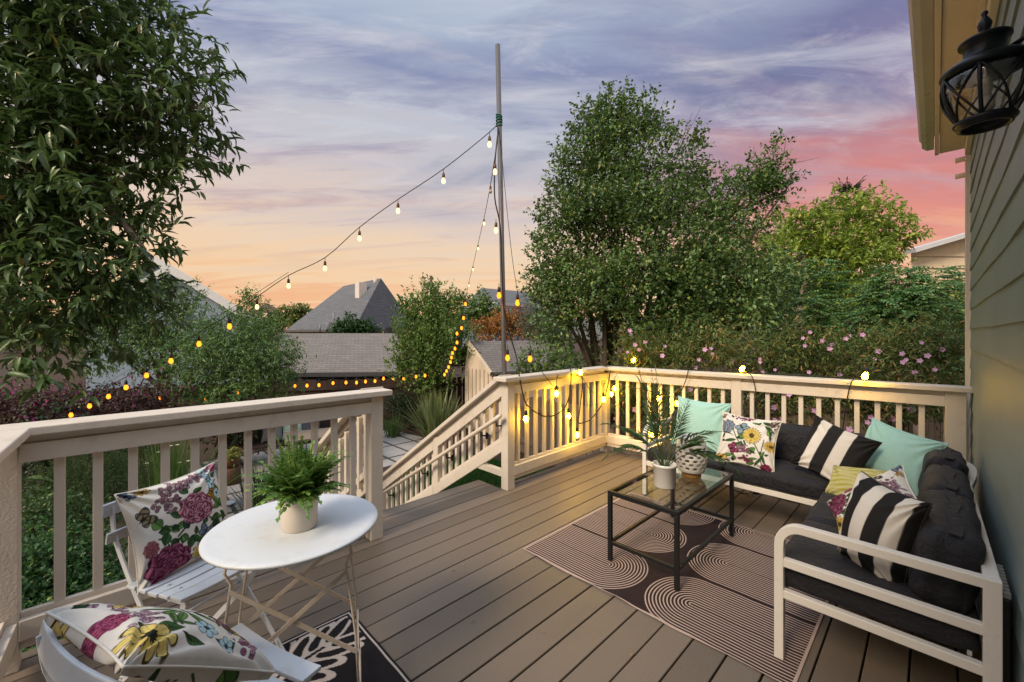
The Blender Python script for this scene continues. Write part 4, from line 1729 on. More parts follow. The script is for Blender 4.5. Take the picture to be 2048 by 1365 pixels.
# ------------------------------------------------------------------ striped arch rug
def arch_mat():
    m, n, bs = newmat('arch_rug_weave')
    v = n.node('ShaderNodeTexCoord').outputs['Object']
    x, y, z = n.sep(v)
    wob = n.m('MULTIPLY', n.m('SUBTRACT', n.noise(v, 9, 2), .5), .004)
    y = n.m('ADD', y, wob)
    PT, SQ, PI_ = .556, .89, .0205
    def side(xc, sgn, off):
        fy = n.m('DIVIDE', n.m('ADD', y, off + PT * 20), PT)
        vy = n.m('MULTIPLY', n.m('SUBTRACT', n.m('FRACT', fy), .5), PT)
        ux = n.m('MULTIPLY', n.m('SUBTRACT', x, xc), sgn / SQ)
        ux = n.m('MAXIMUM', ux, 0.0)
        d = n.m('SQRT', n.m('ADD', n.m('MULTIPLY', ux, ux), n.m('MULTIPLY', vy, vy)))
        ring = n.m('FRACT', n.m('DIVIDE', d, PI_))
        st = n.m('MULTIPLY', n.step(ring, .32, .44), n.m('SUBTRACT', 1.0, n.step(ring, .70, .82)))
        ins = n.m('LESS_THAN', d, PT * .479)
        return n.m('MULTIPLY', st, ins)
    a = side(-1.43, 1.0, -2.235 + PT * .5)
    b = side(-.91, -1.0, -2.229 + PT * .5)
    k = n.m('MAXIMUM', n.m('MULTIPLY', a, n.m('LESS_THAN', x, -1.178)), n.m('MULTIPLY', b, n.m('GREATER_THAN', x, -1.178)))
    bx = n.m('MINIMUM', n.m('SUBTRACT', x, -1.937), n.m('SUBTRACT', -.40, x))
    by = n.m('MINIMUM', n.m('SUBTRACT', y, 1.985), n.m('SUBTRACT', 3.40, y))
    k = n.m('MAXIMUM', k, n.m('LESS_THAN', n.m('MINIMUM', bx, by), .012))
    dk = n.mix(n.noise(v, 30, 3), (.018, .010, .011), (.030, .018, .019))
    lt = n.mix(n.noise(v, 30, 3), (.38, .28, .24), (.47, .355, .305))
    weave = n.m('ABSOLUTE', n.m('SINE', n.m('MULTIPLY', x, 900.)))
    c = n.mix(k, dk, lt)
    n.put(bs.inputs['Base Color'], c)
    bs.inputs['Roughness'].default_value = .8
    bs.inputs['Specular IOR Level'].default_value = .2
    b_ = n.node('ShaderNodeBump')
    b_.inputs['Strength'].default_value = .5
    b_.inputs['Distance'].default_value = .0015
    n.put(b_.inputs['Height'], n.m('ADD', n.m('MULTIPLY', weave, .5), k))
    n.put(bs.inputs['Normal'], b_.outputs[0])
    return m


nx, ny = 90, 80
X, Y = np.meshgrid(np.linspace(-1.937, -.40, nx), np.linspace(1.985, 3.40, ny), indexing='ij')
edge = np.minimum(np.minimum(X + 1.937, -.40 - X), np.minimum(Y - 1.985, 3.4 - Y))
Zr = .005 + .004 * np.clip(1 - edge / .05, 0, 1) * (np.sin(X * 17) * np.sin(X * 7 + 1)).clip(0) + .001 * np.sin(X * 30) * np.sin(Y * 26)
Yw = Y + .006 * np.sin(X * 9 + .5) * np.clip(1 - edge / .3, 0, 1)
me = np_mesh('arch_rug', np.stack([X, Yw, Zr], -1).reshape(-1, 3), np.stack([(i := np.arange(nx * ny).reshape(nx, ny))[:-1, :-1], i[1:, :-1], i[1:, 1:], i[:-1, 1:]], -1).reshape(-1, 4), arch_mat(), True)
tag(link('arch_rug', me), 'dark brown rug with pale striped arches under the glass table', 'rug')

# ------------------------------------------------------------------ glass coffee table
gt = thing('coffee_table', 'black steel coffee table with clear glass top on the striped rug', 'table', (-1.23, 2.73, 0))
x0, x1, y0, y1, zt = -1.457, -1.0, 2.27, 3.19, .452
for x in (x0 + .0125, x1 - .0125):
    for y in (y0 + .0125, y1 - .0125):
        q = MB()
        q.box((x, y, (.010 + zt - .026) / 2), (.025, .025, zt - .036))
        q.build('leg', BLKM, gt, bevel=.0015, seg=1)
for nm, z in (('top_frame', zt - .0125), ('stretcher', .125)):
    for y in (y0 + .0125, y1 - .0125):
        q = MB()
        e0 = .0 if nm == 'top_frame' else .026
        q.box(((x0 + x1) / 2, y, z), (x1 - x0 - 2 * e0, .025 if nm == 'top_frame' else .02, .025 if nm == 'top_frame' else .02))
        q.build(nm, BLKM, gt, bevel=.0015, seg=1)
    for x in (x0 + .0125, x1 - .0125):
        q = MB()
        q.box((x, (y0 + y1) / 2, z), (.025 if nm == 'top_frame' else .02, y1 - y0 - .052, .024 if nm == 'top_frame' else .02))
        q.build(nm, BLKM, gt, bevel=.0015, seg=1)
gm, n, bs = newmat('clear_glass')
gl = n.node('ShaderNodeBsdfGlossy')
gl.inputs['Roughness'].default_value = .02
tr = n.node('ShaderNodeBsdfTransparent')
tr.inputs[0].default_value = (.93, .955, .945, 1)
fr = n.node('ShaderNodeFresnel')
fr.inputs['IOR'].default_value = 1.5
mx = n.node('ShaderNodeMixShader')
dust = n.m('ADD', n.m('MULTIPLY', fr.outputs[0], 1.15), .01, clamp=True)
n.put(mx.inputs[0], n.m('MULTIPLY', dust, n.m('SUBTRACT', 1.0, n.node('ShaderNodeNewGeometry').outputs['Backfacing'])))
n.nt.links.new(tr.outputs[0], mx.inputs[1])
n.nt.links.new(gl.outputs[0], mx.inputs[2])
n.nt.links.new(mx.outputs[0], n.nt.nodes['Material Output'].inputs[0])
q = MB()
q.span((x0 + .02, y0 + .02, zt - .008), (x1 - .02, y1 - .02, zt + .0005))
q.build('glass_top', gm, gt)

# potted palm
PC = Vector((-1.238, 2.605, zt + .001))
palm = thing('potted_palm', 'small parlour palm in a white cylinder pot on the glass table', 'potted plant', PC)
q = MB()
q.lathe([(0, 0), (.066, 0), (.070, .004), (.071, .130), (.077, .133), (.077, .148), (.073, .150), (.069, .147), (.068, .12)], PC, 40)
pot = q.build('pot', CERW, palm)
q = MB()
q.lathe([(.0675, .119), (0, .128)], PC, 24)
q.build('soil', SOIL, pot)
g = random.Random(21)
st, lv = MB(), []
for i, (a, elv, L, bend) in enumerate([(2.9, 1.44, .66, .25), (2.4, 1.38, .60, .3), (3.9, 1.36, .56, .35), (.9, 1.30, .50, .5), (.75, 1.12, .46, 1.5), (.35, .98, .44, 1.9), (1.5, 1.2, .44, 1.0), (3.7, 1.12, .44, 1.3),
                                       (4.1, 1.0, .42, 1.7), (4.7, 1.25, .46, .8), (5.9, 1.1, .40, 1.2), (3.3, 1.40, .50, .3), (1.8, 1.42, .46, .4), (3.1, 1.1, .42, 1.5)]):
    dvec = (math.cos(a) * math.cos(elv), math.sin(a) * math.cos(elv), math.sin(elv))
    b = PC + Vector((math.cos(a) * .012, math.sin(a) * .012, .12))
    pts, arr = frond(b, dvec, L, 21, .165, .0056, bend, g, .80, .3, .10, rise=.25, leafdroop=.25, startf=.36)
    st.tube(pts[::3] + [pts[-1]], [.0035 * (1 - .7 * k / len(pts[::3])) for k in range(len(pts[::3]) + 1)], 5, False)
    lv.append(leaf_arrays(*arr, tm='lance'))
st.build('stems', mat('palm_stem', (.05, .085, .03), .5), palm)
foliage('fronds', join(lv), leafmat('palm_leaf', (.03, .08, .035), (.08, .165, .06), (.18, .22, .08), f3=.1), palm)

# openwork lantern
LC = Vector((-1.195, 2.925, zt + .001))
ln = thing('lantern', 'white pierced ceramic lantern on a round wooden base on the glass table', 'lantern', LC)
q = MB()
q.lathe([(0, 0), (.062, 0), (.064, .003), (.064, .032), (.06, .036), (0, .036)], LC, 32)
q.build('base', mat('honey_wood', (.33, .17, .055), .5, var=.25, scale=14, stretch=(1, 1, .2)), ln)
nz, na = 44, 72
vs, fs = [], []
for i in range(nz + 1):
    s_ = i / nz
    zz = .037 + .235 * s_
    rr_ = .083 + .020 * math.sin(math.pi * min(1, s_ * 1.02)) ** .7 - .016 * max(0, s_ - .86) / .14
    for j in range(na):
        a = 6.28319 * j / na
        vs.append(LC + Vector((math.cos(a) * rr_, math.sin(a) * rr_, zz)))
for i in range(nz):
    for j in range(na):
        hole = 4 <= i < 38 and (i - 4) % 5 in (1, 2, 3)[0:3] and (j + (3 if ((i - 4) // 5) % 2 else 0)) % 6 in (0, 1, 2) and not (((i - 4) // 5) % 7 == 6)
        if hole:
            continue
        a, b = i * na + j, i * na + (j + 1) % na
        fs.append((a, b, b + na, a + na))
q = MB()
q.add(vs, fs, True)
ls = q.build('shade', CERW, ln)
so = ls.modifiers.new('thick', 'SOLIDIFY')
so.thickness = .007
q = MB()
q.lathe([(.086, .268), (.092, .272), (.086, .278), (.075, .275)], LC, 40)
q.build('rim', CERW, ln)

# ------------------------------------------------------------------ sofa
def cloth_mat(name, c, sc=900):
    m, n, bs = newmat(name)
    v = n.node('ShaderNodeTexCoord').outputs['Object']
    c2 = n.mix(n.noise(v, 5, 4), tuple(x * .8 for x in c), tuple(x * 1.35 for x in c))
    c2 = n.mix(n.m('MULTIPLY', n.step(n.noise(v, 400, 2), .5, .8), .3), c2, tuple(x * 2.2 for x in c))
    n.put(bs.inputs['Base Color'], c2)
    bs.inputs['Roughness'].default_value = .62
    bs.inputs['Specular IOR Level'].default_value = .32
    bs.inputs['Sheen Weight'].default_value = .04
    b = n.node('ShaderNodeBump')
    b.inputs['Strength'].default_value = .9
    b.inputs['Distance'].default_value = .012
    h = n.m('ADD', n.m('MULTIPLY', n.noise(n.mapping(v, (1, 1, 1)), 16, 3, .6, 1.2), 1.5), n.m('MULTIPLY', n.noise(v, sc, 2), .15))
    n.put(b.inputs['Height'], h)
    n.put(bs.inputs['Normal'], b.outputs[0])
    return m


CUSH = cloth_mat('charcoal_cushion', (.0085, .0085, .0125))


def cushion(name, par, c, half, r, M=None, bulge=.01, seed=0, piping=True, strap=False):
    n = 18
    g = np.random.default_rng(seed)
    t_ = np.linspace(-1, 1, n)
    V, F, o = [], [], 0
    for ax in range(3):
        for sg in (-1, 1):
            A, B = np.meshgrid(t_, t_, indexing='ij')
            q3 = [None] * 3
            q3[ax] = np.full_like(A, sg)
            q3[(ax + 1) % 3], q3[(ax + 2) % 3] = A, B
            V.append(np.stack(q3, -1).reshape(-1, 3))
            i = np.arange(n * n).reshape(n, n)
            f_ = np.stack([i[:-1, :-1], i[1:, :-1], i[1:, 1:], i[:-1, 1:]], -1).reshape(-1, 4)
            F.append((f_ if sg > 0 else f_[:, ::-1]) + o)
            o += n * n
    Q = np.concatenate(V)
    h = np.array(half)
    p = Q * h
    inner = np.clip(p, -(h - r), h - r)
    d = p - inner
    ln_ = np.maximum(np.linalg.norm(d, axis=1, keepdims=True), 1e-9)
    p = inner + d / ln_ * np.minimum(ln_, r)
    cx = (1 - Q[:, 0] ** 2).clip(0)
    cy = (1 - Q[:, 1] ** 2).clip(0)
    cz = (1 - Q[:, 2] ** 2).clip(0)
    ph = g.random(4) * 6
    p[:, 2] += np.sign(Q[:, 2]) * bulge * cx * cy
    p[:, 0] += np.sign(Q[:, 0]) * bulge * .6 * cz * cy
    p[:, 1] += np.sign(Q[:, 1]) * bulge * .4 * cz * cx
    p += .0035 * np.stack([np.sin(Q[:, 1] * 7 + ph[0] + Q[:, 2] * 5), np.sin(Q[:, 0] * 8 + ph[1]), np.sin(Q[:, 0] * 6 + Q[:, 1] * 9 + ph[2]) * .7], 1)
    M = M or Matrix.Identity(3)
    Mn = np.array(M)
    p = p @ Mn.T
    me = np_mesh(name, p, np.concatenate(F), CUSH, True)
    bm = bmesh.new()
    bm.from_mesh(me)
    bmesh.ops.remove_doubles(bm, verts=bm.verts, dist=.0005)
    bmesh.ops.recalc_face_normals(bm, faces=bm.faces)
    bm.to_mesh(me)
    bm.free()
    o = link(name, me, par)
    o.location = Vector(c) - parent_loc(par)
    if piping:
        q = MB()
        for zz in (half[2] - r * .5, -half[2] + r * .5):
            loop = []
            hx, hy = half[0] - r * .25, half[1] - r * .25
            for k in range(41):
                a = k / 40 * 2 * math.pi
                ca, sa = math.cos(a), math.sin(a)
                e_ = .16
                loop.append(M @ Vector((hx * math.copysign(abs(ca) ** e_, ca), hy * math.copysign(abs(sa) ** e_, sa), zz)))
            q.tube(loop, .005, 6, False)
        q.build('piping', CUSH, o, local=True)
    if strap:
        q = MB()
        path = [M @ Vector((.0 + .008 * math.sin(k), half[1] * (-.9 + 1.8 * k / 12), half[2] + bulge * (1 - (-.9 + 1.8 * k / 12) ** 2) + .003)) for k in range(13)]
        q.strip(path, .034, .006, M @ Vector((0, 0, 1)))
        q.build('welt', CUSH, o, local=True)
    return o


sf = thing('sectional_sofa', 'L-shaped sofa with white metal frame and black cushions in the deck corner', 'sofa', (-.2, 3.2, 0))
S_ = .036


def arm_frame(M, name='arm_frame', depth=.655):
    """side frame in its own plane: x 0 (front) .. depth (back)"""
    q = MB()
    pa = [Vector((0, 0, .0)), Vector((0, 0, .50))] + [Vector((.085 - .085 * math.cos(a), 0, .515 + .085 * math.sin(a))) for a in [k / 8 * math.pi / 2 for k in range(1, 9)]] + [Vector((depth - .02, 0, .600))]
    q.strip([M @ p for p in pa], S_, S_, M.to_3x3() @ Vector((0, 1, 0)))
    q.build(name, WM, sf, bevel=.003)
    for z in (.437, .298):
        q = MB()
        q.bar(M @ Vector((S_ / 2 - .001, 0, z)), M @ Vector((depth - .02, 0, z)), S_ - .004, S_)
        q.build('arm_rail', WM, sf, bevel=.003)
    q = MB()
    q.bar(M @ Vector((depth, 0, 0)), M @ Vector((depth, 0, .618)), .044, S_ + .002, M.to_3x3() @ Vector((0, 1, 0)))
    q.build('leg', WM, sf, bevel=.003)


arm_frame(Matrix.Translation((-.486, 2.148, 0)), depth=.622)
MR = Matrix.Translation((-1.835, 3.475, 0)) @ Matrix.Rotation(R(90), 4, 'Z')
arm_frame(MR, depth=.64)
q = MB()
q.bar((.136, 2.166, .600), (.122, 3.40, .600), .040, S_)
q.build('back_rail', WM, sf, bevel=.003)
q = MB()
q.strip(smooth_path([(.125, 3.405, .602), (.150, 3.62, .602), (.158, 3.80, .602), (.14, 3.95, .602), (.06, 4.08, .602), (-.1, 4.12, .602)], 5), .040, S_)
q.build('back_rail', WM, sf, bevel=.003)
q = MB()
q.bar((-.1, 4.12, .602), (-1.82, 4.12, .602), .040, S_)
q.build('back_rail', WM, sf, bevel=.003)
for a, b in (((-.486, 2.168, .298), (-.486, 3.475, .298)), ((-1.817, 3.475, .285), (-.505, 3.475, .285)), ((.136, 2.17, .298), (.136, 4.1, .298)), ((-1.82, 4.115, .298), (.1, 4.115, .298))):
    q = MB()
    q.bar(a, b, S_ - .006, S_ + .004)
    q.build('seat_rail', WM, sf, bevel=.003)
for p in ((-.486, 3.475), (.136, 3.42), (.13, 4.1), (-1.16, 4.115)):
    q = MB()
    q.bar((*p, 0), (*p, .278), .034, .034, (0, 1, 0))
    q.build('leg', WM, sf, bevel=.003)
for i, (x0, x1, y0, y1) in enumerate(((-.515, .11, 2.172, 2.80), (-.515, .11, 2.806, 3.44), (-.505, .11, 3.46, 4.09), (-1.165, -.515, 3.45, 4.09), (-1.815, -1.172, 3.45, 4.09))):
    cushion('seat_cushion', sf, ((x0 + x1) / 2, (y0 + y1) / 2, .365), ((x1 - x0) / 2, (y1 - y0) / 2, .056), .03, None, .008, i)
for i, (y0, y1, dz) in enumerate(((2.235, 2.85, 0), (2.85, 3.42, .0), (3.43, 3.96, .015))):
    Mx = Matrix.Rotation(R(9), 3, 'Y') @ Matrix.Rotation(R((1, -1, -3)[i]), 3, 'X')
    cushion('back_cushion', sf, (.030, (y0 + y1) / 2, .555 + dz), (.085, (y1 - y0) / 2 + .01, .145), .05, Mx, .014, 20 + i, False, True)
for i, (x0, x1) in enumerate(((-.53, -.08), (-1.16, -.54), (-1.80, -1.17))):
    Mx = Matrix.Rotation(R(90), 3, 'Z') @ Matrix.Rotation(R(8), 3, 'Y') @ Matrix.Rotation(R((0, -3, 2)[i]), 3, 'X')
    cushion('back_cushion', sf, ((x0 + x1) / 2, 3.985, .545), (.075, (x1 - x0) / 2 + .01, .145), .045, Mx, .014, 30 + i, False, True)
q = MB()
zp = Vector((.085, 2.168, .325))
q.box(zp, (.012, .003, .022))
q.lathe([(.004, -.001), (.006, 0), (.004, .001)], zp + Vector((0, -.002, -.016)), 8, M=Matrix.Rotation(R(90), 3, 'X'))
q.build('zip_pull', mat('steel_zip', (.5, .5, .5), .3, metal=.9), sf)

AQ = (.34, .565, .51)
pillow('throw_pillow', 'plain aqua pillow at the left end of the sofa behind the palm', 'pillow', (-1.475, 3.80, .635), (0.0, -.95, .28), (0, 0, 1), .47, .45, .07, print_plain(70, AQ), 'aqua throw pillows', 3, R(-2))
pillow('throw_pillow', 'floral pillow with a yellow daisy on the back seat of the sofa', 'pillow', (-1.035, 3.60, .60), (.05, -.93, .36), (0, 0, 1), .42, .41, .065, print_c(140), 'floral throw pillows', 4, R(-3))
pillow('throw_pillow', 'black and white striped pillow between the floral and the aqua pillow', 'pillow', (-.50, 3.645, .61), (-.12, -.92, .34), (.24, 0, 1), .40, .40, .07, print_stripes(120, [(-.72, -.38), (.02, .40)]), 'striped throw pillows', 5, R(-4), back=np.zeros((120, 120, 3)) + np.array((.50, .50, .44)))
pillow('throw_pillow', 'plain aqua pillow in the inner corner of the sofa', 'pillow', (-.195, 3.80, .615), (-.42, -.82, .36), (0.05, 0, 1), .44, .41, .085, print_plain(70, AQ), 'aqua throw pillows', 6, R(-8))
pillow('throw_pillow', 'small mustard yellow pillow with pale fern print in front of the aqua pillow', 'pillow', (-.335, 3.36, .50), (-.35, -.62, .6), (0, .2, 1), .34, .24, .07, print_yellow(110), None, 7, R(6))
pillow('throw_pillow', 'floral pillow wedged behind the near striped pillow on the right seat', 'pillow', (-.21, 2.72, .565), (-.62, -.42, .66), (.5, .1, 1), .42, .42, .075, print_a(150), 'floral throw pillows', 8, R(-14))
pillow('throw_pillow', 'black and white striped pillow nearest the sofa armrest', 'pillow', (-.165, 2.42, .59), (-.50, -.84, .14), (.12, .1, 1), .27, .41, .125, print_stripes(120, [(-.98, -.72), (-.30, .10), (.52, .86)]), 'striped throw pillows', 9, R(-6))

# ribbed black box between sofa and wall
rb = thing('heater', 'black box with ribbed grey top squeezed between the sofa and the green wall', 'heater', (.175, 2.33, 0))
q = MB()
q.span((.160, 2.22, .0), (.183, 2.50, .53))
q.build('body', BLKM, rb, bevel=.004)
for i in range(9):
    q = MB()
    q.span((.158, 2.225 + i * .03, .531), (.184, 2.240 + i * .03, .552))
    q.build('rib', mat('grey_rib', (.25, .27, .28), .4), rb, bevel=.002)

# ------------------------------------------------------------------ wall lantern
WL = Vector((.085, 1.535, 0))
wl = thing('wall_lantern', 'black carriage lantern with seeded glass and crossed bars on the house wall', 'wall lamp', (HX, 1.535, 2.1))
BI = mat('dark_bronze', (.010, .013, .018), .38, metal=.5, var=.3, scale=30, spec=.5)
def lath(name, prof, m=BI, par=wl, k=40):
    q = MB()
    q.lathe([(r * .95, 2.242 - (2.242 - z) * .92) for r, z in prof], WL, k)
    return q.build(name, m, par)
lath('roof', [(.0, 2.168), (.043, 2.168), (.048, 2.164), (.048, 2.158), (.039, 2.155), (.038, 2.122), (.042, 2.116), (.070, 2.102), (.080, 2.094), (.083, 2.086), (.080, 2.079), (.075, 2.076)])
lath('finial', [(.0, 2.242), (.006, 2.238), (.007, 2.232), (.004, 2.227), (.011, 2.214), (.014, 2.204), (.011, 2.192), (.006, 2.185), (.012, 2.176), (.022, 2.169), (0, 2.1685)], k=20)
gprof = [(.074, 2.076), (.077, 2.058), (.0765, 2.036), (.072, 2.012), (.064, 1.988), (.055, 1.966), (.049, 1.952)]
sg_, n, bs = newmat('seeded_glass')
gl = n.node('ShaderNodeBsdfGlossy')
gl.inputs['Roughness'].default_value = .08
tr = n.node('ShaderNodeBsdfTransparent')
v = n.node('ShaderNodeTexCoord').outputs['Object']
sd = n.noise(v, 130, 3)
n.put(tr.inputs[0], n.mix(n.step(sd, .5, .75), (.88, .88, .86), (.6, .6, .58)))
b = n.node('ShaderNodeBump')
b.inputs['Strength'].default_value = .6
b.inputs['Distance'].default_value = .002
n.put(b.inputs['Height'], n.noise(v, 90, 3))
n.put(gl.inputs['Normal'], b.outputs[0])
mx = n.node('ShaderNodeMixShader')
fr = n.node('ShaderNodeFresnel')
fr.inputs['IOR'].default_value = 1.6
n.put(mx.inputs[0], n.m('MULTIPLY', n.m('ADD', n.m('MULTIPLY', fr.outputs[0], 1.3), .05, clamp=True), n.m('SUBTRACT', 1.0, n.node('ShaderNodeNewGeometry').outputs['Backfacing'])))
n.nt.links.new(tr.outputs[0], mx.inputs[1])
n.nt.links.new(gl.outputs[0], mx.inputs[2])
n.nt.links.new(mx.outputs[0], n.nt.nodes['Material Output'].inputs[0])
lath('glass', gprof, sg_)
gprof = [(r * .95, 2.242 - (2.242 - z) * .92) for r, z in gprof]
lath('base_ring', [(.050, 1.955), (.056, 1.953), (.058, 1.947), (.054, 1.941), (.050, 1.938), (.050, 1.933), (.043, 1.932), (.041, 1.937), (.043, 1.952)])
q = MB()
q.lathe([(0, 2.075), (.013, 2.07), (.014, 2.045), (.010, 2.035), (.016, 2.02), (.018, 2.005), (.012, 1.99), (0, 1.986)], WL, 16)
q.build('bulb', mat('clear_bulb', (.55, .52, .45), .1), wl)
ribs = 6
for i in range(ribs):
    a0 = 6.28319 * (i + .35) / ribs
    a1 = a0 + 6.28319 / ribs
    q = MB()
    q.tube([WL + Vector((math.cos(a0) * (r + .002), math.sin(a0) * (r + .002), z)) for r, z in gprof], .0042, 6)
    q.build('rib', BI, wl)
    for aa, bb in ((a0, a1), (a1, a0)):
        q = MB()
        pp = []
        for k in range(9):
            s_ = k / 8 * (len(gprof) - 1)
            j = min(int(s_), len(gprof) - 2)
            r = gprof[j][0] * (1 - s_ + j) + gprof[j + 1][0] * (s_ - j)
            z = gprof[j][1] * (1 - s_ + j) + gprof[j + 1][1] * (s_ - j)
            a = aa + (bb - aa) * k / 8
            pp.append(WL + Vector((math.cos(a) * (r + .0025), math.sin(a) * (r + .0025), z)))
        q.tube(pp, .0026, 5)
        q.build('cross_bar', BI, wl)
q = MB()
q.tube([WL + Vector((.035, 0, 2.13)), WL + Vector((.08, -.01, 2.15)), Vector((HX - .012, 1.525, 2.14))], .006, 8)
q.tube([WL + Vector((.07, 0, 2.075)), WL + Vector((.1, 0, 2.07))], .018, 10)
q.lathe([(0, .012), (.05, .010), (.055, 0)], (HX - .017, 1.535, 2.085), 24, (1, 1.6), Matrix.Rotation(R(-90), 3, 'Y'))
q.build('bracket', BI, wl)

# scattered dry leaf bits on the boards
g = np.random.default_rng(15)
N = 46
lp = np.stack([g.uniform(-2.7, -.1, N), g.uniform(.6, 4.1, N), np.full(N, .003)], 1)
lp = lp[~((lp[:, 0] > -1.95) & (lp[:, 0] < -.38) & (lp[:, 1] > 1.95) & (lp[:, 1] < 3.45))]
N = len(lp)
a = g.uniform(0, 6.28, N)
VF = leaf_arrays(lp, np.stack([np.cos(a), np.sin(a), g.uniform(0, .3, N)], 1), np.stack([g.normal(size=N) * .3, g.normal(size=N) * .3, np.ones(N)], 1), g.uniform(.008, .028, N), g.uniform(.004, .012, N), 'leaf')
tag(link('leaf_litter', np_mesh('leaf_litter', *VF, leafmat('dry_leaf', (.10, .06, .03), (.30, .20, .10), (.35, .3, .2)))), 'tiny dry leaf scraps scattered on the deck boards', 'leaf litter', kind='stuff')

cd = thing('power_cord', 'black power cord with a plug lying on the boards in front of the sofa', 'cord', (-1.0, 3.42, 0))
q = MB()
q.tube(smooth_path([PZ(1455, 972, .006), PZ(1480, 985, .006), PZ(1500, 988, .006), PZ(1520, 983, .006), PZ(1540, 990, .006), PZ(1570, 1000, .006), PZ(1605, 1008, .006)], 5), .005, 6)
q.build('cable', BLKM, cd)
q = MB()
q.box(PZ(1513, 985, .014), (.05, .03, .024), Matrix.Rotation(.5, 3, 'Z'))
q.build('plug', BLKM, cd, bevel=.005)
# ================================================================== TREES AND PLANTS
BARK = mat('grey_brown_bark', (.085, .065, .05), .9, var=.4, scale=14, stretch=(1, 1, .25), bump=.8, bscale=30)
BARKP = mat('pale_bark', (.22, .18, .15), .85, var=.3, scale=12, stretch=(1, 1, .3), bump=.6, bscale=30)
TWIG = mat('dark_twig', (.045, .032, .024), .85, var=.3)


def tree(name, label, cat, base, cl, ntw, per, L, Wd, m, seed, bark=BARK, r0=.08, tm='leaf', group=None, twig_step=6, twig_r=.004, fork=.35, ntops=9, trunk=True, upf=None, r1=.25, crown='crown', **kw):
    t_ = thing(name, label, cat, base, group)
    VF, tp, td = crown_leaves(cl, ntw, per, L, Wd, seed, tm=tm, **kw)
    foliage(crown, VF, m, t_)
    if trunk:
        tops = [c[0] for c in cl][:ntops]
        limbs(base, tops, r0, seed, t_, bark, fork=fork, up=upf, r1=r1)
    if twig_step:
        twigs(tp, td, cl, twig_step, twig_r, t_, TWIG)
    return t_


def gnd(px, Z):
    p = P(px, 700, Z)
    return Vector((p.x, p.y, GZ))


# ------------------------------------------------------------------ big broad-leaved tree on the left, close to the deck
LEAFA = leafmat('glossy_long_leaf', (.020, .050, .018), (.085, .145, .042), (.28, .16, .05), rough=.36, trans=.20, spec=.5, f3=.012)
cl = [disc(60, 70, 190, 3.9), disc(230, 110, 130, 4.0), disc(345, 160, 85, 4.0), disc(405, 215, 50, 4.0), disc(290, 240, 120, 4.0), disc(120, 250, 150, 3.8), disc(370, 280, 55, 4.1),
      disc(225, 350, 105, 4.0), disc(60, 400, 140, 3.8), disc(310, 355, 60, 4.1), disc(160, 470, 105, 3.8), disc(255, 465, 55, 3.9), disc(60, 560, 120, 3.6), disc(180, 590, 100, 3.7), disc(290, 500, 40, 3.8),
      disc(40, 690, 90, 3.3), disc(150, 690, 80, 3.4), disc(-60, 150, 190, 3.8), disc(-80, 480, 170, 3.6), disc(130, 0, 120, 4.1), disc(270, 40, 90, 4.1), disc(235, 640, 60, 3.7), disc(-20, 300, 150, 3.6), disc(60, -120, 220, 4.0), disc(220, 560, 75, 3.9), disc(290, 590, 45, 4.1), disc(110, 640, 90, 3.7), disc(270, 420, 50, 4.0), disc(330, 480, 28, 4.1), disc(215, 690, 45, 3.8)]
tb = Vector((-5.0, -1.35, GZ))
big = tree('broadleaf_tree', 'large dark green tree with long glossy leaves filling the upper left', 'tree', tb, cl, 2550, 8, .126, .041, LEAFA, 11, BARKP, .15, 'lance', twig_step=2, twig_r=.005, fork=.5, ntops=15, upf=P(85, 300, 4.3), r1=.35,
           twl=.20, up=.25, droop=.32, shell=1.6, spread=.6, gap=.27)

# ------------------------------------------------------------------ leafy tree right of the pole
LEAFB = leafmat('pear_leaf', (.024, .058, .020), (.105, .18, .05), (.30, .31, .07), rough=.40, trans=.16, spec=.45, f3=.08)
cl = [disc(1195, 275, 55, 7.7), disc(1255, 265, 60, 7.6), disc(1175, 350, 75, 7.6), disc(1275, 350, 95, 7.5), disc(1345, 320, 48, 7.8), disc(1150, 440, 75, 7.5), disc(1235, 455, 110, 7.2), disc(1340, 430, 80, 7.4),
      disc(1125, 545, 65, 7.4), disc(1210, 580, 115, 7.0), disc(1330, 560, 115, 7.1), disc(1430, 520, 90, 7.3), disc(1440, 430, 62, 7.5), disc(1505, 385, 45, 7.7), disc(1560, 352, 44, 7.8), disc(1602, 338, 26, 7.9),
      disc(1575, 300, 20, 7.9), disc(1535, 372, 36, 7.8), disc(1450, 620, 105, 6.9), disc(1530, 560, 65, 7.2), disc(1150, 650, 75, 7.0), disc(1260, 680, 80, 6.8), disc(1370, 680, 85, 6.7), disc(1100, 600, 40, 7.3), disc(1085, 490, 25, 7.4),
      disc(1240, 215, 26, 7.7), disc(1190, 220, 20, 7.7), disc(1300, 290, 40, 7.7), disc(1395, 290, 20, 7.8), disc(1490, 690, 60, 6.8), disc(1400, 370, 35, 7.6)]
for x_, y_, r_, k_ in ((1168, 222, 9, 3.2), (1150, 262, 10, 2.6), (1215, 205, 9, 3), (1250, 208, 9, 3.2), (1278, 222, 9, 2.6), (1310, 245, 9, 2.4), (1345, 285, 9, 2.4), (1102, 395, 12, 2), (1078, 478, 12, 1.2), (1080, 545, 14, 1.2), (1062, 570, 12, 1.), (1452, 365, 10, 2.4),
                       (1482, 352, 9, 2.6), (1512, 335, 9, 2.2), (1545, 305, 8, 2.4), (1572, 285, 7, 2.8), (1610, 328, 9, 1), (1415, 350, 9, 2.6), (1390, 268, 8, 1.6), (1130, 320, 9, 2.4), (1125, 360, 11, 2), (1095, 440, 11, 1.5), (1200, 232, 10, 2.6), (1235, 225, 10, 2.6), (1295, 262, 10, 2.2)):
    cl.append(disc(x_, y_, r_ * 1.15, 7.6, k_))
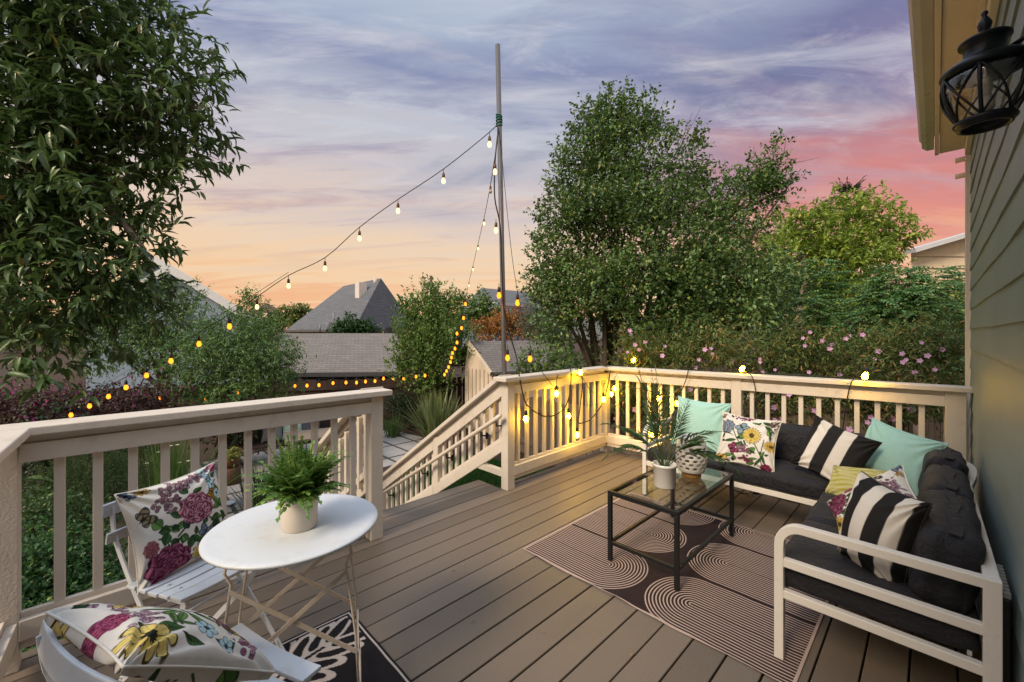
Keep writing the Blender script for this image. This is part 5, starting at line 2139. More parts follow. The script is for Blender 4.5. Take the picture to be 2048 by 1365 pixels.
tree('leafy_tree', 'tall bushy dark green tree right of the leaning pole', 'tree', gnd(1165, 7.3), cl, 13500, 8, .064, .042, LEAFB, 23, r0=.09, twig_step=14, twig_r=.004, ntops=24, fork=.25,
     twl=.22, up=.75, droop=.12, shell=1.55, spread=.75, gap=.11)
# bare twigs poking out of its top
q = MB()
for a, b in (((1290, 300), (1330, 195)), ((1340, 330), (1385, 225)), ((1330, 345), (1402, 215)), ((1345, 350), (1375, 240)), ((1230, 240), (1255, 195)), ((1560, 330), (1640, 315)), ((1565, 320), (1572, 265))):
    p0, p1 = P(*a, 7.6), P(*b, 7.7)
    q.tube(bez(p0, p0.lerp(p1, .5) + Vector((.02, 0, -.03)), p1, 6), [.007, .006, .006, .005, .004, .003, .002], 4, False)
tag(q.build('bare_twigs', TWIG, bpy.data.objects['leafy_tree']), kind='stuff')

# ------------------------------------------------------------------ bright tree, palm and the mass behind at the right
LEAFC = leafmat('bright_leaf', (.06, .11, .022), (.20, .29, .045), (.42, .44, .07), rough=.45, trans=.3, f3=.22)
cl = [disc(1630, 455, 48, 11), disc(1690, 425, 42, 11), disc(1745, 430, 45, 11), disc(1790, 470, 40, 11), disc(1700, 500, 60, 10.8), disc(1635, 510, 45, 10.8), disc(1590, 470, 35, 11.2), disc(1755, 510, 45, 11), disc(1690, 570, 60, 10.6), disc(1560, 520, 40, 11)]
tree('ornamental_tree', 'bright yellow-green tree with pale curved trunk at the right', 'tree', gnd(1590, 11), cl, 1500, 9, .13, .055, LEAFC, 31, BARKP, .11, twig_step=12, fork=.62, ntops=10, upf=P(1612, 520, 11), twl=.22, up=.4, droop=.2, shell=1.6, spread=.7)
LEAFP = leafmat('far_palm_leaf', (.018, .042, .02), (.045, .085, .03))
pt = thing('palm_tree', 'distant fan palm rising behind the bright yellow-green tree', 'tree', gnd(1690, 22))
crown_c = P(1692, 405, 22)
g = random.Random(6)
lv = []
for i in range(34):
    a, elv = g.uniform(0, 6.28), g.uniform(-.5, 1.35)
    dv_ = (math.cos(a) * math.cos(elv), math.sin(a) * math.cos(elv), math.sin(elv))
    pts, arr = frond(crown_c, dv_, g.uniform(.9, 1.25), 14, .55, .06, .8, g, .55, .3, .1, startf=.4)
    lv.append(leaf_arrays(*arr, tm='lance'))
foliage('crown', join(lv), LEAFP, pt)
q = MB()
q.tube([gnd(1690, 22), crown_c], [.2, .16], 8)
q.build('trunk', BARK, pt)

LEAFD = leafmat('pinnate_leaf', (.020, .062, .022), (.085, .18, .05), (.22, .30, .07), rough=.5, trans=.25, f3=.1)


def pinnate_tree(label, base, cl, n, seed, m=LEAFD, L=.42, ll=.11, lw=.045, group=None):
    t_ = thing('pinnate_tree', label, 'tree', base, group)
    g = random.Random(seed)
    lv, st = [], MB()
    for i in range(n):
        c, r = cl[g.randrange(len(cl))]
        a = g.uniform(0, 6.28)
        rr_ = r[0] * g.random() ** .6
        zlev = round(g.uniform(-1, 1) * 2) / 2 * r[2] * .9 + g.uniform(-.06, .06)
        b = Vector(c) + Vector((math.cos(a) * rr_ * .5, math.sin(a) * rr_ * .5, zlev))
        dv_ = Vector((math.cos(a), math.sin(a), g.uniform(-.05, .5)))
        pts, arr = frond(b, dv_, L * g.uniform(.7, 1.2), 9, ll, lw, .7, g, 1.15, .5, .15, startf=.15, leafdroop=.3)
        lv.append(leaf_arrays(*arr, tm='leaf'))
        if i % 3 == 0:
            st.tube([pts[0], pts[4], pts[-1]], .003, 4, False)
    foliage('crown', join(lv), m, t_)
    limbs(base, [c for c, r in cl][:6], .035, seed, t_, BARKP, fork=.45)
    st.build('leaf_stalks', TWIG, t_)
    return t_


pinnate_tree('dark green tree with tiered feathery leaves beside the house corner', gnd(1845, 6.6), [disc(1850, 605, 62, 6.6), disc(1790, 620, 66, 6.5), disc(1880, 640, 70, 6.2), disc(1740, 655, 60, 6.6), disc(1830, 690, 70, 6.3), disc(1795, 570, 36, 6.7)], 620, 41)
pinnate_tree('dark green tree with tiered feathery leaves in front of the bright tree', gnd(1650, 7.6), [disc(1640, 600, 55, 7.8), disc(1690, 640, 60, 7.6), disc(1600, 650, 55, 7.6), disc(1660, 690, 60, 7.4), disc(1560, 690, 45, 7.5), disc(1620, 560, 40, 8)], 560, 43)
LEAFE = leafmat('hedge_leaf', (.035, .065, .02), (.10, .155, .04), (.32, .32, .06), f3=.25)
for lab, px_, Z_, cl, n_, sd in (
        ('dense dark shrub against the green wall corner at the far right', 1925, 7.5, [disc(1935, 600, 45, 7.5), disc(1900, 640, 65, 7.4), disc(1950, 680, 70, 7.2), disc(1890, 720, 70, 7.2)], 1500, 51),
        ('yellow-green sunlit hedge mass behind the feathery trees', 1620, 13, [disc(1560, 620, 70, 12.5), disc(1650, 610, 70, 12.5), disc(1740, 610, 70, 12.5), disc(1820, 620, 60, 12.5), disc(1600, 690, 80, 12), disc(1720, 690, 80, 12), disc(1830, 700, 80, 12), disc(1920, 640, 60, 12.5)], 2200, 53),
        ('tall dark tree mass behind the leafy tree, left of the bright tree', 1545, 14, [disc(1500, 480, 40, 14), disc(1545, 510, 50, 14), disc(1590, 560, 50, 14), disc(1510, 580, 60, 14), disc(1450, 600, 60, 14), disc(1540, 440, 28, 14)], 1300, 55)):
    tree('hedge_tree', lab, 'tree', gnd(px_, Z_), cl, n_, 8, .075 * (1 if Z_ < 9 else 1.5), .045 * (1 if Z_ < 9 else 1.5), LEAFE, sd, twig_step=0, twl=.25, up=.4, shell=1.6, ntops=5, r0=.07)

# ------------------------------------------------------------------ trees in the middle distance
LEAFF = leafmat('fresh_leaf', (.040, .085, .025), (.12, .20, .05), (.28, .32, .07), f3=.12)
cl = [disc(862, 600, 38, 13.2), disc(905, 615, 28, 13.2), disc(840, 640, 42, 13), disc(890, 660, 48, 12.8), disc(820, 690, 42, 12.8), disc(865, 710, 55, 12.6), disc(915, 700, 38, 12.8), disc(810, 740, 35, 12.6), disc(860, 765, 45, 12.6), disc(812, 615, 22, 13.2), disc(925, 605, 14, 13.2)]
tree('young_tree', 'fresh green upright tree wound with lit bulbs beside the garage roof', 'tree', gnd(868, 12.9), cl, 2300, 8, .095, .055, LEAFF, 61, twig_step=20, r0=.06, ntops=10, twl=.3, up=1.1, droop=.05, shell=1.5, spread=.6)
LEAFG = leafmat('soft_leaf', (.034, .078, .026), (.095, .175, .05), (.2, .26, .07), f3=.1)
cl = [disc(455, 690, 70, 9), disc(520, 700, 60, 9), disc(400, 730, 55, 8.8), disc(470, 760, 75, 8.7), disc(545, 750, 55, 8.8), disc(490, 668, 36, 9.2), disc(420, 680, 35, 9.2), disc(575, 720, 30, 8.9), disc(390, 775, 40, 8.7)]
tree('round_shrub', 'large rounded soft green shrub in front of the garage', 'shrub', gnd(470, 8.9), cl, 2600, 8, .075, .026, LEAFG, 63, twig_step=25, r0=.05, tm='lance', twl=.25, up=.3, droop=.35, shell=1.7)
cl = [disc(365, 605, 34, 12), disc(330, 650, 50, 12), disc(395, 660, 38, 12), disc(300, 600, 36, 12), disc(350, 700, 60, 11.5), disc(280, 680, 60, 11.5), disc(210, 690, 60, 11.5), disc(260, 600, 45, 11.8), disc(180, 640, 55, 11.5), disc(385, 580, 20, 12), disc(320, 575, 24, 12), disc(240, 620, 50, 11.5)]
tree('garden_tree', 'mid-green tree in front of the blue gabled house', 'tree', gnd(350, 12), cl, 2300, 8, .095, .036, LEAFG, 65, twig_step=20, r0=.08, tm='lance', twl=.3, up=.4, droop=.3, shell=1.6)
cl = [disc(505, 610, 20, 10.5), disc(520, 640, 25, 10.5), disc(485, 640, 20, 10.5), disc(540, 665, 25, 10.4), disc(500, 670, 25, 10.4), disc(490, 600, 12, 10.5)]
tree('sapling', 'thin airy sapling between the blue house and the hip-roofed house', 'tree', gnd(515, 10.5), cl, 420, 7, .075, .04, LEAFF, 67, twig_step=3, r0=.03, twl=.25, up=.8, shell=1.3)
cl = [disc(600, 622, 14, 42), disc(575, 632, 18, 42), disc(628, 632, 12, 42), disc(552, 645, 18, 42), disc(595, 645, 18, 42)]
tree('distant_tree', 'small distant olive-green trees left of the hip-roofed house', 'tree', gnd(590, 42), cl, 700, 6, .26, .16, LEAFE, 69, twig_step=0, twl=.4, ntops=4)
cl = [disc(700, 654, 22, 24), disc(680, 660, 18, 24), disc(735, 658, 16, 24), disc(752, 660, 8, 24), disc(720, 656, 14, 24)]
tree('ivy_shrub', 'dark ivy mound growing at the eave of the hip-roofed house', 'shrub', gnd(705, 24), cl, 900, 6, .12, .09, leafmat('ivy_leaf', (.012, .04, .012), (.03, .085, .02)), 71, twig_step=0, twl=.2, trunk=False)
cl = [disc(962, 620, 28, 20), disc(985, 640, 28, 20), disc(945, 645, 22, 20), disc(1000, 650, 18, 20)]
tree('green_tree', 'dense green tree behind the shed, left of the pole', 'tree', gnd(965, 20), cl, 800, 7, .14, .09, LEAFB, 73, twig_step=0, twl=.3, ntops=3)
cl = [disc(1000, 655, 30, 17), disc(965, 662, 22, 17), disc(1040, 650, 28, 17), disc(1070, 660, 22, 17), disc(1025, 640, 18, 17)]
tree('orange_tree', 'rust-orange Japanese maple behind the shed roof', 'tree', gnd(1010, 17), cl, 900, 7, .10, .055, leafmat('rust_leaf', (.16, .06, .02), (.34, .15, .04), (.20, .20, .04), f3=.15), 75, twig_step=15, twl=.3, ntops=4)
cl = [disc(1075, 615, 26, 15), disc(1090, 650, 30, 14.5), disc(1060, 645, 22, 15), disc(1105, 600, 22, 15), disc(1085, 580, 14, 15), disc(1120, 660, 28, 14)]
tree('willow', 'grey-green wispy tree behind the pole', 'tree', gnd(1085, 15), cl, 900, 8, .10, .022, leafmat('willow_leaf', (.04, .065, .045), (.10, .14, .09)), 77, twig_step=14, tm='lance', twl=.35, droop=.5, ntops=4)
cl = [disc(1085, 728, 26, 9.5), disc(1050, 738, 20, 9.5), disc(1125, 722, 22, 9.3), disc(1150, 730, 24, 9)]
tree('vine', 'pale green vine sprawling along the top of the weathered fence', 'vine', gnd(1090, 9.5), cl, 380, 7, .07, .05, LEAFF, 79, twig_step=8, twl=.25, trunk=False)
# far tree line so that no bare horizon shows between the houses
for lab, x0, x1, Z_, hgt, sd in (('far tree line beyond the rooftops at the left', -300, 640, 60, 52, 81), ('far tree line beyond the rooftops at the centre', 820, 1120, 60, 46, 83), ('far tree line beyond the gardens at the right', 1350, 2050, 40, 110, 85)):
    cl = [disc(x0 + (x1 - x0) * (i + .5) / 14, 690 - rnd.uniform(.25, 1) * hgt, 34 + rnd.uniform(0, 12), Z_) for i in range(14)]
    t_ = thing('tree_line', lab, 'trees', gnd((x0 + x1) / 2, Z_))
    t_['kind'] = 'stuff'
    VF, tp, td = crown_leaves(cl, 3000, 5, .5, .35, sd, twl=.8)
    foliage('crown', VF, LEAFE, t_)
# hills
q = MB()
hp = [(-140, 60), (-160, 90), (-150, 140), (-110, 190), (-60, 230), (0, 250), (60, 250)]
vs = [(x, y, GZ - 1) for x, y in hp] + [(x * 1.3, y * 1.3, z) for (x, y), z in zip(hp, (9, 13, 10, 12, 15, 12, 14))] + [(x * 1.7, y * 1.7, GZ - 1) for x, y in hp]
n_ = len(hp)
q.add(vs, [(i, i + 1, i + 1 + n_, i + n_) for i in range(n_ - 1)] + [(i + n_, i + 1 + n_, i + 1 + 2 * n_, i + 2 * n_) for i in range(n_ - 1)])
tag(q.build('hills', mat('far_hill', (.10, .10, .09), .95, var=.3, scale=.1)), 'low far hills', 'hills', kind='structure')
up_ = thing('utility_pole', 'thin dark utility pole sticking up above the young tree', 'utility pole', gnd(862, 30))
q = MB()
q.tube([gnd(862, 30), P(862, 552, 30)], [.14, .1], 8)
q.bar(P(858, 558, 30), P(867, 558, 30), .1, .1)
q.build('pole', BARK, up_)

# ------------------------------------------------------------------ magenta shrub by the left railing
MAG = leafmat('plum_leaf', (.026, .010, .010), (.065, .020, .022), (.05, .07, .025), f3=.4)
MAGF = leafmat('magenta_petal', (.24, .025, .15), (.44, .06, .30), rough=.6, trans=.3)
for lab, cl, px_, Z_, n1_, n2_, sd in (
        ('plum-leaved shrub with magenta flowers at the far left edge', [disc(20, 815, 48, 6.9), disc(80, 812, 40, 7.1), disc(-40, 815, 52, 6.7), disc(60, 850, 60, 6.7), disc(130, 815, 42, 7.2), disc(100, 880, 55, 6.7)], 50, 6.9, 1000, 130, 91),
        ('plum-leaved shrub with magenta flowers left of the round shrub', [disc(190, 815, 50, 7.6), disc(250, 810, 45, 7.8), disc(305, 805, 45, 8), disc(220, 850, 60, 7.4), disc(340, 810, 40, 8), disc(160, 850, 50, 7.3)], 240, 7.7, 1000, 50, 93)):
    t_ = tree('magenta_shrub', lab, 'shrub', gnd(px_, Z_), cl, n1_, 8, .050, .034, MAG, sd, twig_step=18, r0=.03, twl=.18, up=.3, shell=1.6, ntops=5)
    VF, tp, td = crown_leaves([(c + np.array([0, 0, r[2] * .25]), r * 1.05) for c, r in cl[:5]], n2_, 4, .05, .014, sd + 1, tm='dia', twl=.05, up=.5, droop=.2, shell=3)
    tag(foliage('flowers', VF, MAGF, t_), kind='stuff')

# ------------------------------------------------------------------ flax, grasses and low beds
def blades(name, label, cat, base, n, L, Wd, m, seed, spread=.8, lean=.35, group=None, bend=.5, sub=5, part='blades'):
    """sword leaves or grass: arching strips from one crown"""
    t_ = thing(name, label, cat, base, group)
    g = np.random.default_rng(seed)
    V, F, o = [], [], 0
    for i in range(n):
        a = g.random() * 6.283
        el_ = math.pi / 2 - abs(g.normal()) * spread * .6
        el_ = max(el_, .15)
        d = np.array([math.cos(a) * math.cos(el_), math.sin(a) * math.cos(el_), math.sin(el_)])
        s = np.array([-math.sin(a), math.cos(a), 0]) + g.normal(size=3) * .3
        s /= np.linalg.norm(s)
        p = np.array(base) + np.array([math.cos(a), math.sin(a), 0]) * lean * .3 * g.random()
        l_ = L * (.55 + .55 * g.random())
        w_ = Wd * (.7 + .5 * g.random())
        b_ = bend * (.3 + g.random())
        row = []
        for k in range(sub + 1):
            t0 = k / sub
            ww = w_ * (1 - t0 ** 2.2) * .5 + 1e-4
            row += [p - s * ww, p + s * ww]
            d = d + np.array([0, 0, -b_ / sub * t0])
            d = d / np.linalg.norm(d)
            p = p + d * l_ / sub
        V += row
        for k in range(sub):
            F.append((o + 2 * k, o + 2 * k + 1, o + 2 * k + 3, o + 2 * k + 2))
        o += 2 * (sub + 1)
    me = np_mesh(part, np.array(V) - np.array(base), np.array(F), m)
    link(part, me, t_)
    return t_


FLX = leafmat('flax_blade', (.06, .085, .035), (.15, .19, .07), (.2, .2, .08), rough=.4, f3=.2, spec=.45)
blades('flax', 'big clump of upright olive flax leaves beside the patio', 'plant', gnd(872, 11.2), 290, 1.4, .06, FLX, 101, .75, 1.0, None, .5)
FTN = leafmat('purple_grass', (.07, .035, .04), (.16, .085, .085), rough=.6)
blades('fountain_grass', 'purple-brown fountain grass in front of the flax', 'plant', gnd(905, 9.6), 170, .75, .012, FTN, 103, 1.1, .8, None, 1.2)
GRSM = leafmat('strappy_leaf', (.03, .07, .02), (.085, .15, .04), rough=.45)
blades('small_grass', 'small bright green grassy tuft by the dark fence', 'plant', gnd(785, 11.4), 170, .62, .02, GRSM, 105, .6, .7, None, .3)
dl = blades('daylily', 'tall strappy green clump with small white flowers behind the left railing', 'plant', gnd(335, 6.2), 460, 1.45, .018, GRSM, 107, .5, .8, None, .45)
WF = leafmat('white_petal', (.75, .75, .6), (.85, .85, .7), rough=.6)
g = np.random.default_rng(5)
for i in range(16):
    c = np.array(P(335 + g.uniform(-75, 70), 892 + g.uniform(-14, 42), 6.1))
    n_ = 7
    a = np.arange(n_) / n_ * 6.283
    VF = leaf_arrays(np.repeat(c[None], n_, 0), np.stack([np.cos(a), np.sin(a), np.full(n_, .45)], 1), np.stack([np.cos(a) * -.3, np.sin(a) * -.3, np.ones(n_)], 1), .034, .018, 'dia')
    foliage('flower', VF, WF, dl)
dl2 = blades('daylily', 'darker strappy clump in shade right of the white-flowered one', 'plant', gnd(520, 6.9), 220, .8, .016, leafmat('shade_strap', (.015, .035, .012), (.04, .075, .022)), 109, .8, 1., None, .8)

ROS = leafmat('rosemary_leaf', (.03, .06, .022), (.08, .125, .045), rough=.55)
cl = [disc(150, 965, 55, 4.7), disc(200, 960, 50, 4.9), disc(240, 970, 45, 5.0), disc(110, 1000, 50, 4.5), disc(180, 1010, 55, 4.5)]
tree('rosemary', 'dark feathery rosemary bush seen through the left balusters', 'shrub', gnd(170, 4.7), cl, 1500, 12, .034, .006, ROS, 111, tm='dia', twig_step=6, twig_r=.003, r0=.02, twl=.2, up=1.2, droop=0, shell=1.6, spread=.5)
HERB = leafmat('herb_leaf', (.025, .065, .02), (.075, .145, .04), (.2, .22, .05), f3=.06)
cl = [disc(90, 1040, 50, 4.0), disc(150, 1050, 45, 4.1), disc(40, 1050, 50, 3.9), disc(190, 1045, 35, 4.3)]
tree('low_shrub', 'low mid-green shrub below the rosemary bush', 'shrub', gnd(100, 4.0), cl, 700, 8, .032, .024, HERB, 113, twig_step=10, r0=.015, twl=.1, ntops=4)
BUSH = leafmat('bright_bush_leaf', (.016, .048, .018), (.055, .135, .038), (.34, .38, .08), f3=.06)
cl = [disc(75, 1130, 75, 3.1), disc(130, 1140, 75, 3.15), disc(180, 1120, 60, 3.3), disc(60, 1200, 80, 2.9), disc(140, 1210, 80, 2.95), disc(215, 1150, 40, 3.3), disc(20, 1170, 80, 2.9), disc(230, 1210, 45, 3.1), disc(100, 1270, 90, 2.8)]
tree('leafy_bush', 'bright green small-leaved bush just below the left railing', 'shrub', gnd(120, 3.0), cl, 2300, 8, .030, .021, BUSH, 115, twig_step=14, r0=.02, twl=.10, up=.5, shell=1.6, ntops=6)
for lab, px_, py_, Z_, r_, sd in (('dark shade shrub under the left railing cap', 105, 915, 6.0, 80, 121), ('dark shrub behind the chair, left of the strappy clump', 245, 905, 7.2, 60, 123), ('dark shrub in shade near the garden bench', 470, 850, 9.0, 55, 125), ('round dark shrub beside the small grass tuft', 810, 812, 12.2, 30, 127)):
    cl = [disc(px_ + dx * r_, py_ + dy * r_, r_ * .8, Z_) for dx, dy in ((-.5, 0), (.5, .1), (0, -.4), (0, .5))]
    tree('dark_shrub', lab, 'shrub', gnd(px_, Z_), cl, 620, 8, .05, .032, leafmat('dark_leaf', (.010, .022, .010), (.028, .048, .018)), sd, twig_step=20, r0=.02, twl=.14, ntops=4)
# two large leaves of a plant at the post
bl = blades('broad_leaf_plant', 'two broad bright leaves poking out beside the left corner post', 'plant', Vector(P(38, 985, 4.6)), 1, .6, .12, GRSM, 3, .5)
bl.location = P(38, 985, 4.6)
VF = leaf_arrays(np.array([P(40, 960, 4.4), P(42, 975, 4.4)]), np.array([[.45, .62, .1], [.45, .62, -.12]]), np.array([[0, 0, 1.], [0, .1, 1.]]), .33, .10, 'lance')
for ch in list(bl.children):
    bpy.data.objects.remove(ch)
foliage('leaves', VF, GRSM, bl)
q = MB()
q.tube([gnd(35, 4.6), P(40, 966, 4.4)], [.015, .008], 6)
q.build('stalk', TWIG, bl)

# ------------------------------------------------------------------ pink-flowered shrubs behind the back railing
LEAFK = leafmat('narrow_olive_leaf', (.022, .045, .013), (.105, .15, .038), (.30, .16, .07), rough=.5, f3=.24)
PET = leafmat('mauve_petal', (.42, .20, .42), (.60, .36, .62), rough=.55, trans=.35)
g = np.random.default_rng(77)
n_ = 5
a = np.arange(n_) / n_ * 6.283
fv, ff = leaf_arrays(np.zeros((n_, 3)), np.stack([np.cos(a), np.sin(a), np.full(n_, .3)], 1), np.stack([np.cos(a) * -.3, np.sin(a) * -.3, np.ones(n_)], 1), .034, .034, 'leaf')
FLM = np_mesh('flower', fv, ff, PET)
spots = {0: [(1262, 670), (1270, 690), (1290, 685), (1330, 693), (1255, 705), (1278, 700), (1325, 712), (1410, 700), (1425, 708), (1398, 720), (1392, 736), (1260, 662), (1422, 698), (1465, 722), (1240, 770), (1380, 780), (1370, 800), (1230, 838), (1270, 820)],
         1: [(1520, 725), (1525, 745), (1520, 718), (1550, 740), (1606, 677), (1645, 682), (1665, 690), (1620, 665), (1700, 672), (1660, 698), (1610, 692), (1618, 745), (1680, 750), (1630, 822), (1550, 840), (1565, 838), (1548, 815), (1578, 790), (1500, 795), (1520, 850)],
         2: [(1692, 678), (1725, 670), (1750, 718), (1757, 703), (1806, 725), (1812, 720), (1840, 722), (1843, 686), (1885, 700), (1830, 745), (1742, 835), (1755, 838), (1785, 838), (1822, 820), (1700, 860), (1660, 850), (1805, 708), (1870, 740), (1735, 845), (1855, 712)]}
for k, (lab, x0, x1, sd) in enumerate((('flowering shrub with mauve-pink blooms behind the left part of the back railing', 1235, 1440, 131), ('flowering shrub with mauve-pink blooms behind the middle of the back railing', 1450, 1680, 133), ('flowering shrub with mauve-pink blooms by the green wall', 1690, 1930, 135))):
    Zc = (5.6, 5.3, 5.0)[k]
    cl = []
    for i in range(7):
        xx = x0 + (x1 - x0) * (i + .5) / 7
        cl.append(disc(xx, 722 + rnd.uniform(-18, 18), 38, Zc + rnd.uniform(-.3, .3)))
        cl.append(disc(xx + 8, 800 + rnd.uniform(-10, 10), 48, Zc + rnd.uniform(-.35, .2)))
    if k:
        cl += [disc(x0 + 120, 690, 30, Zc), disc(x1 - 60, 690, 35, Zc)]
    for i in range(9):
        cl.append(disc(x0 + (x1 - x0) * rnd.random(), 690 + rnd.uniform(-15, 12), 11, Zc, 2.6))
    t_ = tree('flowering_shrub', lab, 'shrub', gnd((x0 + x1) / 2, Zc), cl, 1300, 9, .062, .016, LEAFK, sd, twig_step=3, twig_r=.0028, r0=.02, tm='lance', group=None, twl=.26, up=.9, droop=.2, shell=1.4, spread=.6, ntops=9)
    for j, (fx, fy) in enumerate(spots[k]):
        c = P(fx, fy, Zc - .42 + g.uniform(-.1, .15))
        fo = link('flower', FLM, t_)
        fo.location = c - t_.location
        nv = Vector((-c.x + g.normal() * 1.2, -c.y + g.normal() * 1.2, 1.2 + g.normal() * .6)).normalized()
        fo.rotation_euler = nv.to_track_quat('Z', 'Y').to_euler()
        s_ = g.uniform(.65, 1.05) * (1.25 if fy > 770 else 1.)
        fo.scale = (s_, s_, s_)

# ------------------------------------------------------------------ garden things seen through the balusters
gb = thing('garden_bench', 'dark wooden garden bench with pale cushions on the patio edge', 'bench', PZ(560, 925, GZ))
DW = mat('dark_wood', (.035, .022, .020), .6, var=.3, scale=10, stretch=(1, 1, .3))
b0 = gb.location.copy()
ex = (PZ(690, 900, GZ) - PZ(500, 925, GZ)).normalized()
ey = Vector((-ex.y, ex.x, 0))
Mb = Matrix((ex, ey, Vector((0, 0, 1)))).transposed()
def bpart(name, c, d, m=DW):
    q = MB()
    q.box(b0 + Mb @ Vector(c), d, Mb)
    return q.build(name, m, gb, bevel=.008)
bpart('seat', (0, 0, .43), (2.3, .5, .05))
bpart('backrest', (0, .25, .68), (2.3, .05, .45))
for x in (-.95, .95):
    bpart('leg', (x, -.15, .2), (.12, .12, .40))
    bpart('leg', (x, .2, .2), (.12, .10, .40))
for lab, x, cpl in (('striped pale green cushion on the garden bench', .25, (.45, .62, .55)), ('dark patterned cushion on the garden bench beside the striped one', .62, (.12, .13, .16)), ('grey cushion at the left on the garden bench', -.15, (.22, .25, .26))):
    cc_ = print_plain(30, cpl)
    if 'striped' in lab:
        cc_[:, ::4] *= .75
    pillow('bench_cushion', lab, 'pillow', b0 + Mb @ Vector((x, .10, .66)), Mb @ Vector((0, -.95, .3)), (0, 0, 1), .42, .40, .08, cc_, 'bench cushions', 60 + int(x * 100), 0)
gc = thing('garden_chair', 'white metal garden chair with rounded back on the patio', 'chair', PZ(668, 905, GZ))
c0 = gc.location.copy()
q = MB()
q.tube(smooth_path([c0 + Vector((-.2, .1, .0)), c0 + Vector((-.2, .1, .75)), c0 + Vector((-.12, .1, .92)), c0 + Vector((.12, .1, .92)), c0 + Vector((.2, .1, .75)), c0 + Vector((.2, .1, .0))], 5), .016, 8)
q.build('back_frame', WM, gc)
q = MB()
q.box(c0 + Vector((0, -.1, .44)), (.42, .42, .03))
q.build('seat', WM, gc, bevel=.01)
for s_ in (-.18, .18):
    q = MB()
    q.tube([c0 + Vector((s_, -.28, .43)), c0 + Vector((s_, -.3, 0))], .014, 8)
    q.build('leg', WM, gc)
gtb = thing('garden_table', 'weathered wooden garden table in front of the bench', 'table', PZ(640, 935, GZ))
c0 = gtb.location.copy()
WWD = mat('weathered_wood', (.20, .16, .13), .8, var=.3, scale=8)
q = MB()
for i in range(6):
    q.box(c0 + Mb @ Vector((0, -.37 + i * .148, .72)), (1.3, .14, .03), Mb)
q.build('tabletop', WWD, gtb)
for x in (-.55, .55):
    for y in (-.3, .3):
        q = MB()
        q.box(c0 + Mb @ Vector((x, y, .35)), (.07, .07, .70), Mb)
        q.build('leg', WWD, gtb)
# succulent pot on a stump
stp = thing('tree_stump', 'short brown log stump standing at the edge of the patio', 'stump', PZ(462, 968, GZ))
q = MB()
q.lathe([(0, 0), (.17, 0), (.16, .2), (.155, .30), (.14, .31), (0, .31)], stp.location, 18)
q.build('log', mat('log_bark', (.11, .055, .035), .9, var=.5, scale=12, stretch=(3, 3, .3), bump=1, bscale=25), stp)
sp = thing('succulent_pot', 'brown bowl of yellow-green succulents on the log stump', 'potted plant', stp.location + Vector((0, 0, .311)))
q = MB()
q.lathe([(0, 0), (.09, 0), (.15, .12), (.16, .18), (.15, .18), (.13, .14), (0, .14)], sp.location, 24)
q.build('pot', mat('brown_glaze', (.12, .05, .025), .4, var=.3), sp)
VF, tp, td = crown_leaves([(np.array(sp.location) + np.array([0, 0, .22]), np.array([.16, .16, .1]))], 110, 6, .07, .035, 7, twl=.05, up=.9, droop=0, shell=2)
foliage('plant', VF, leafmat('succulent', (.10, .14, .04), (.26, .28, .08), (.4, .2, .06), f3=.2), sp)
# pale saucer, stone edging, marker
ds = thing('saucer', 'small white dish lying on the patio near the railing', 'dish', PZ(457, 1010, GZ + .014))
q = MB()
q.lathe([(0, .012), (.07, .014), (.10, .035), (.103, .033), (.075, .0), (0, 0)], ds.location, 24)
q.build('dish', WHT, ds)
STN = mat('grey_stone', (.17, .16, .155), .9, var=.4, scale=10, bump=.8, bscale=20)
for lab, pts in (('low grey stone edging between the bed and the path', [(70, 1075, 4.2), (165, 1062, 4.5), (300, 1040, 5.1), (420, 1020, 5.6)]), ('grey stone slab wall of the upper bed near the rosemary', [(45, 1030, 4.9), (75, 1003, 5.4), (125, 995, 5.6)])):
    t_ = thing('stone_edging', lab, 'edging', gnd(pts[0][0], pts[0][2]))
    q = MB()
    pp = [gnd(p[0], p[2]) for p in pts]
    q.strip([p + Vector((0, 0, .12)) for p in smooth_path(pp, 4)], .12, .26)
    q.build('stones', STN, t_, bevel=.02)
sk = thing('garden_stake', 'thin white bent stake standing in the mulch behind the near chair', 'stake', gnd(228, 3.6))
q = MB()
q.tube([P(218, 1160, 3.5), P(232, 1110, 3.5), P(228, 1095, 3.5), P(215, 1092, 3.5)], .008, 6)
q.tube([gnd(218, 3.5), P(218, 1160, 3.5)], .008, 6)
q.build('stake', WHT, sk)
# ================================================================== POLE AND STRING LIGHTS
PLM_ = mat('rusty_grey_pole', (.13, .125, .13), .5, metal=.5, var=.3, scale=5, stretch=(1, 1, .3), dirt=(.26, .12, .05), dirtamt=.8, dscale=4)
PB, PTOP = Vector((-2.905, 2.79, -1.4)), Vector((-3.045, 2.77, 4.33))
pl = thing('light_pole', 'tall leaning rusty metal pole tied behind the stair post', 'pole', PB)
q = MB()
q.tube([PB, PB.lerp(PTOP, .5) + Vector((.006, 0, 0)), PTOP], .024, 14)
q.build('shaft', PLM_, pl)
TIE = mat('teal_cord', (.02, .16, .13), .7)
def onpole(z):
    return PB.lerp(PTOP, (z - PB.z) / (PTOP.z - PB.z))
q = MB()
for i in range(5):
    c = onpole(3.52 + i * .025)
    q.tube([c + Vector((math.cos(a) * .028, math.sin(a) * .028, .008 * math.sin(a + i))) for a in [k / 12 * 6.2832 for k in range(13)]], .007, 5, False)
q.build('tie', TIE, pl)

WIRE = mat('black_cable', (.010, .010, .011), .6)
GWIRE = mat('green_cable', (.03, .20, .13), .6)
SOCK = mat('black_socket', (.012, .011, .010), .5)
SOCKB = mat('bronze_socket', (.09, .04, .015), .4, metal=.4)


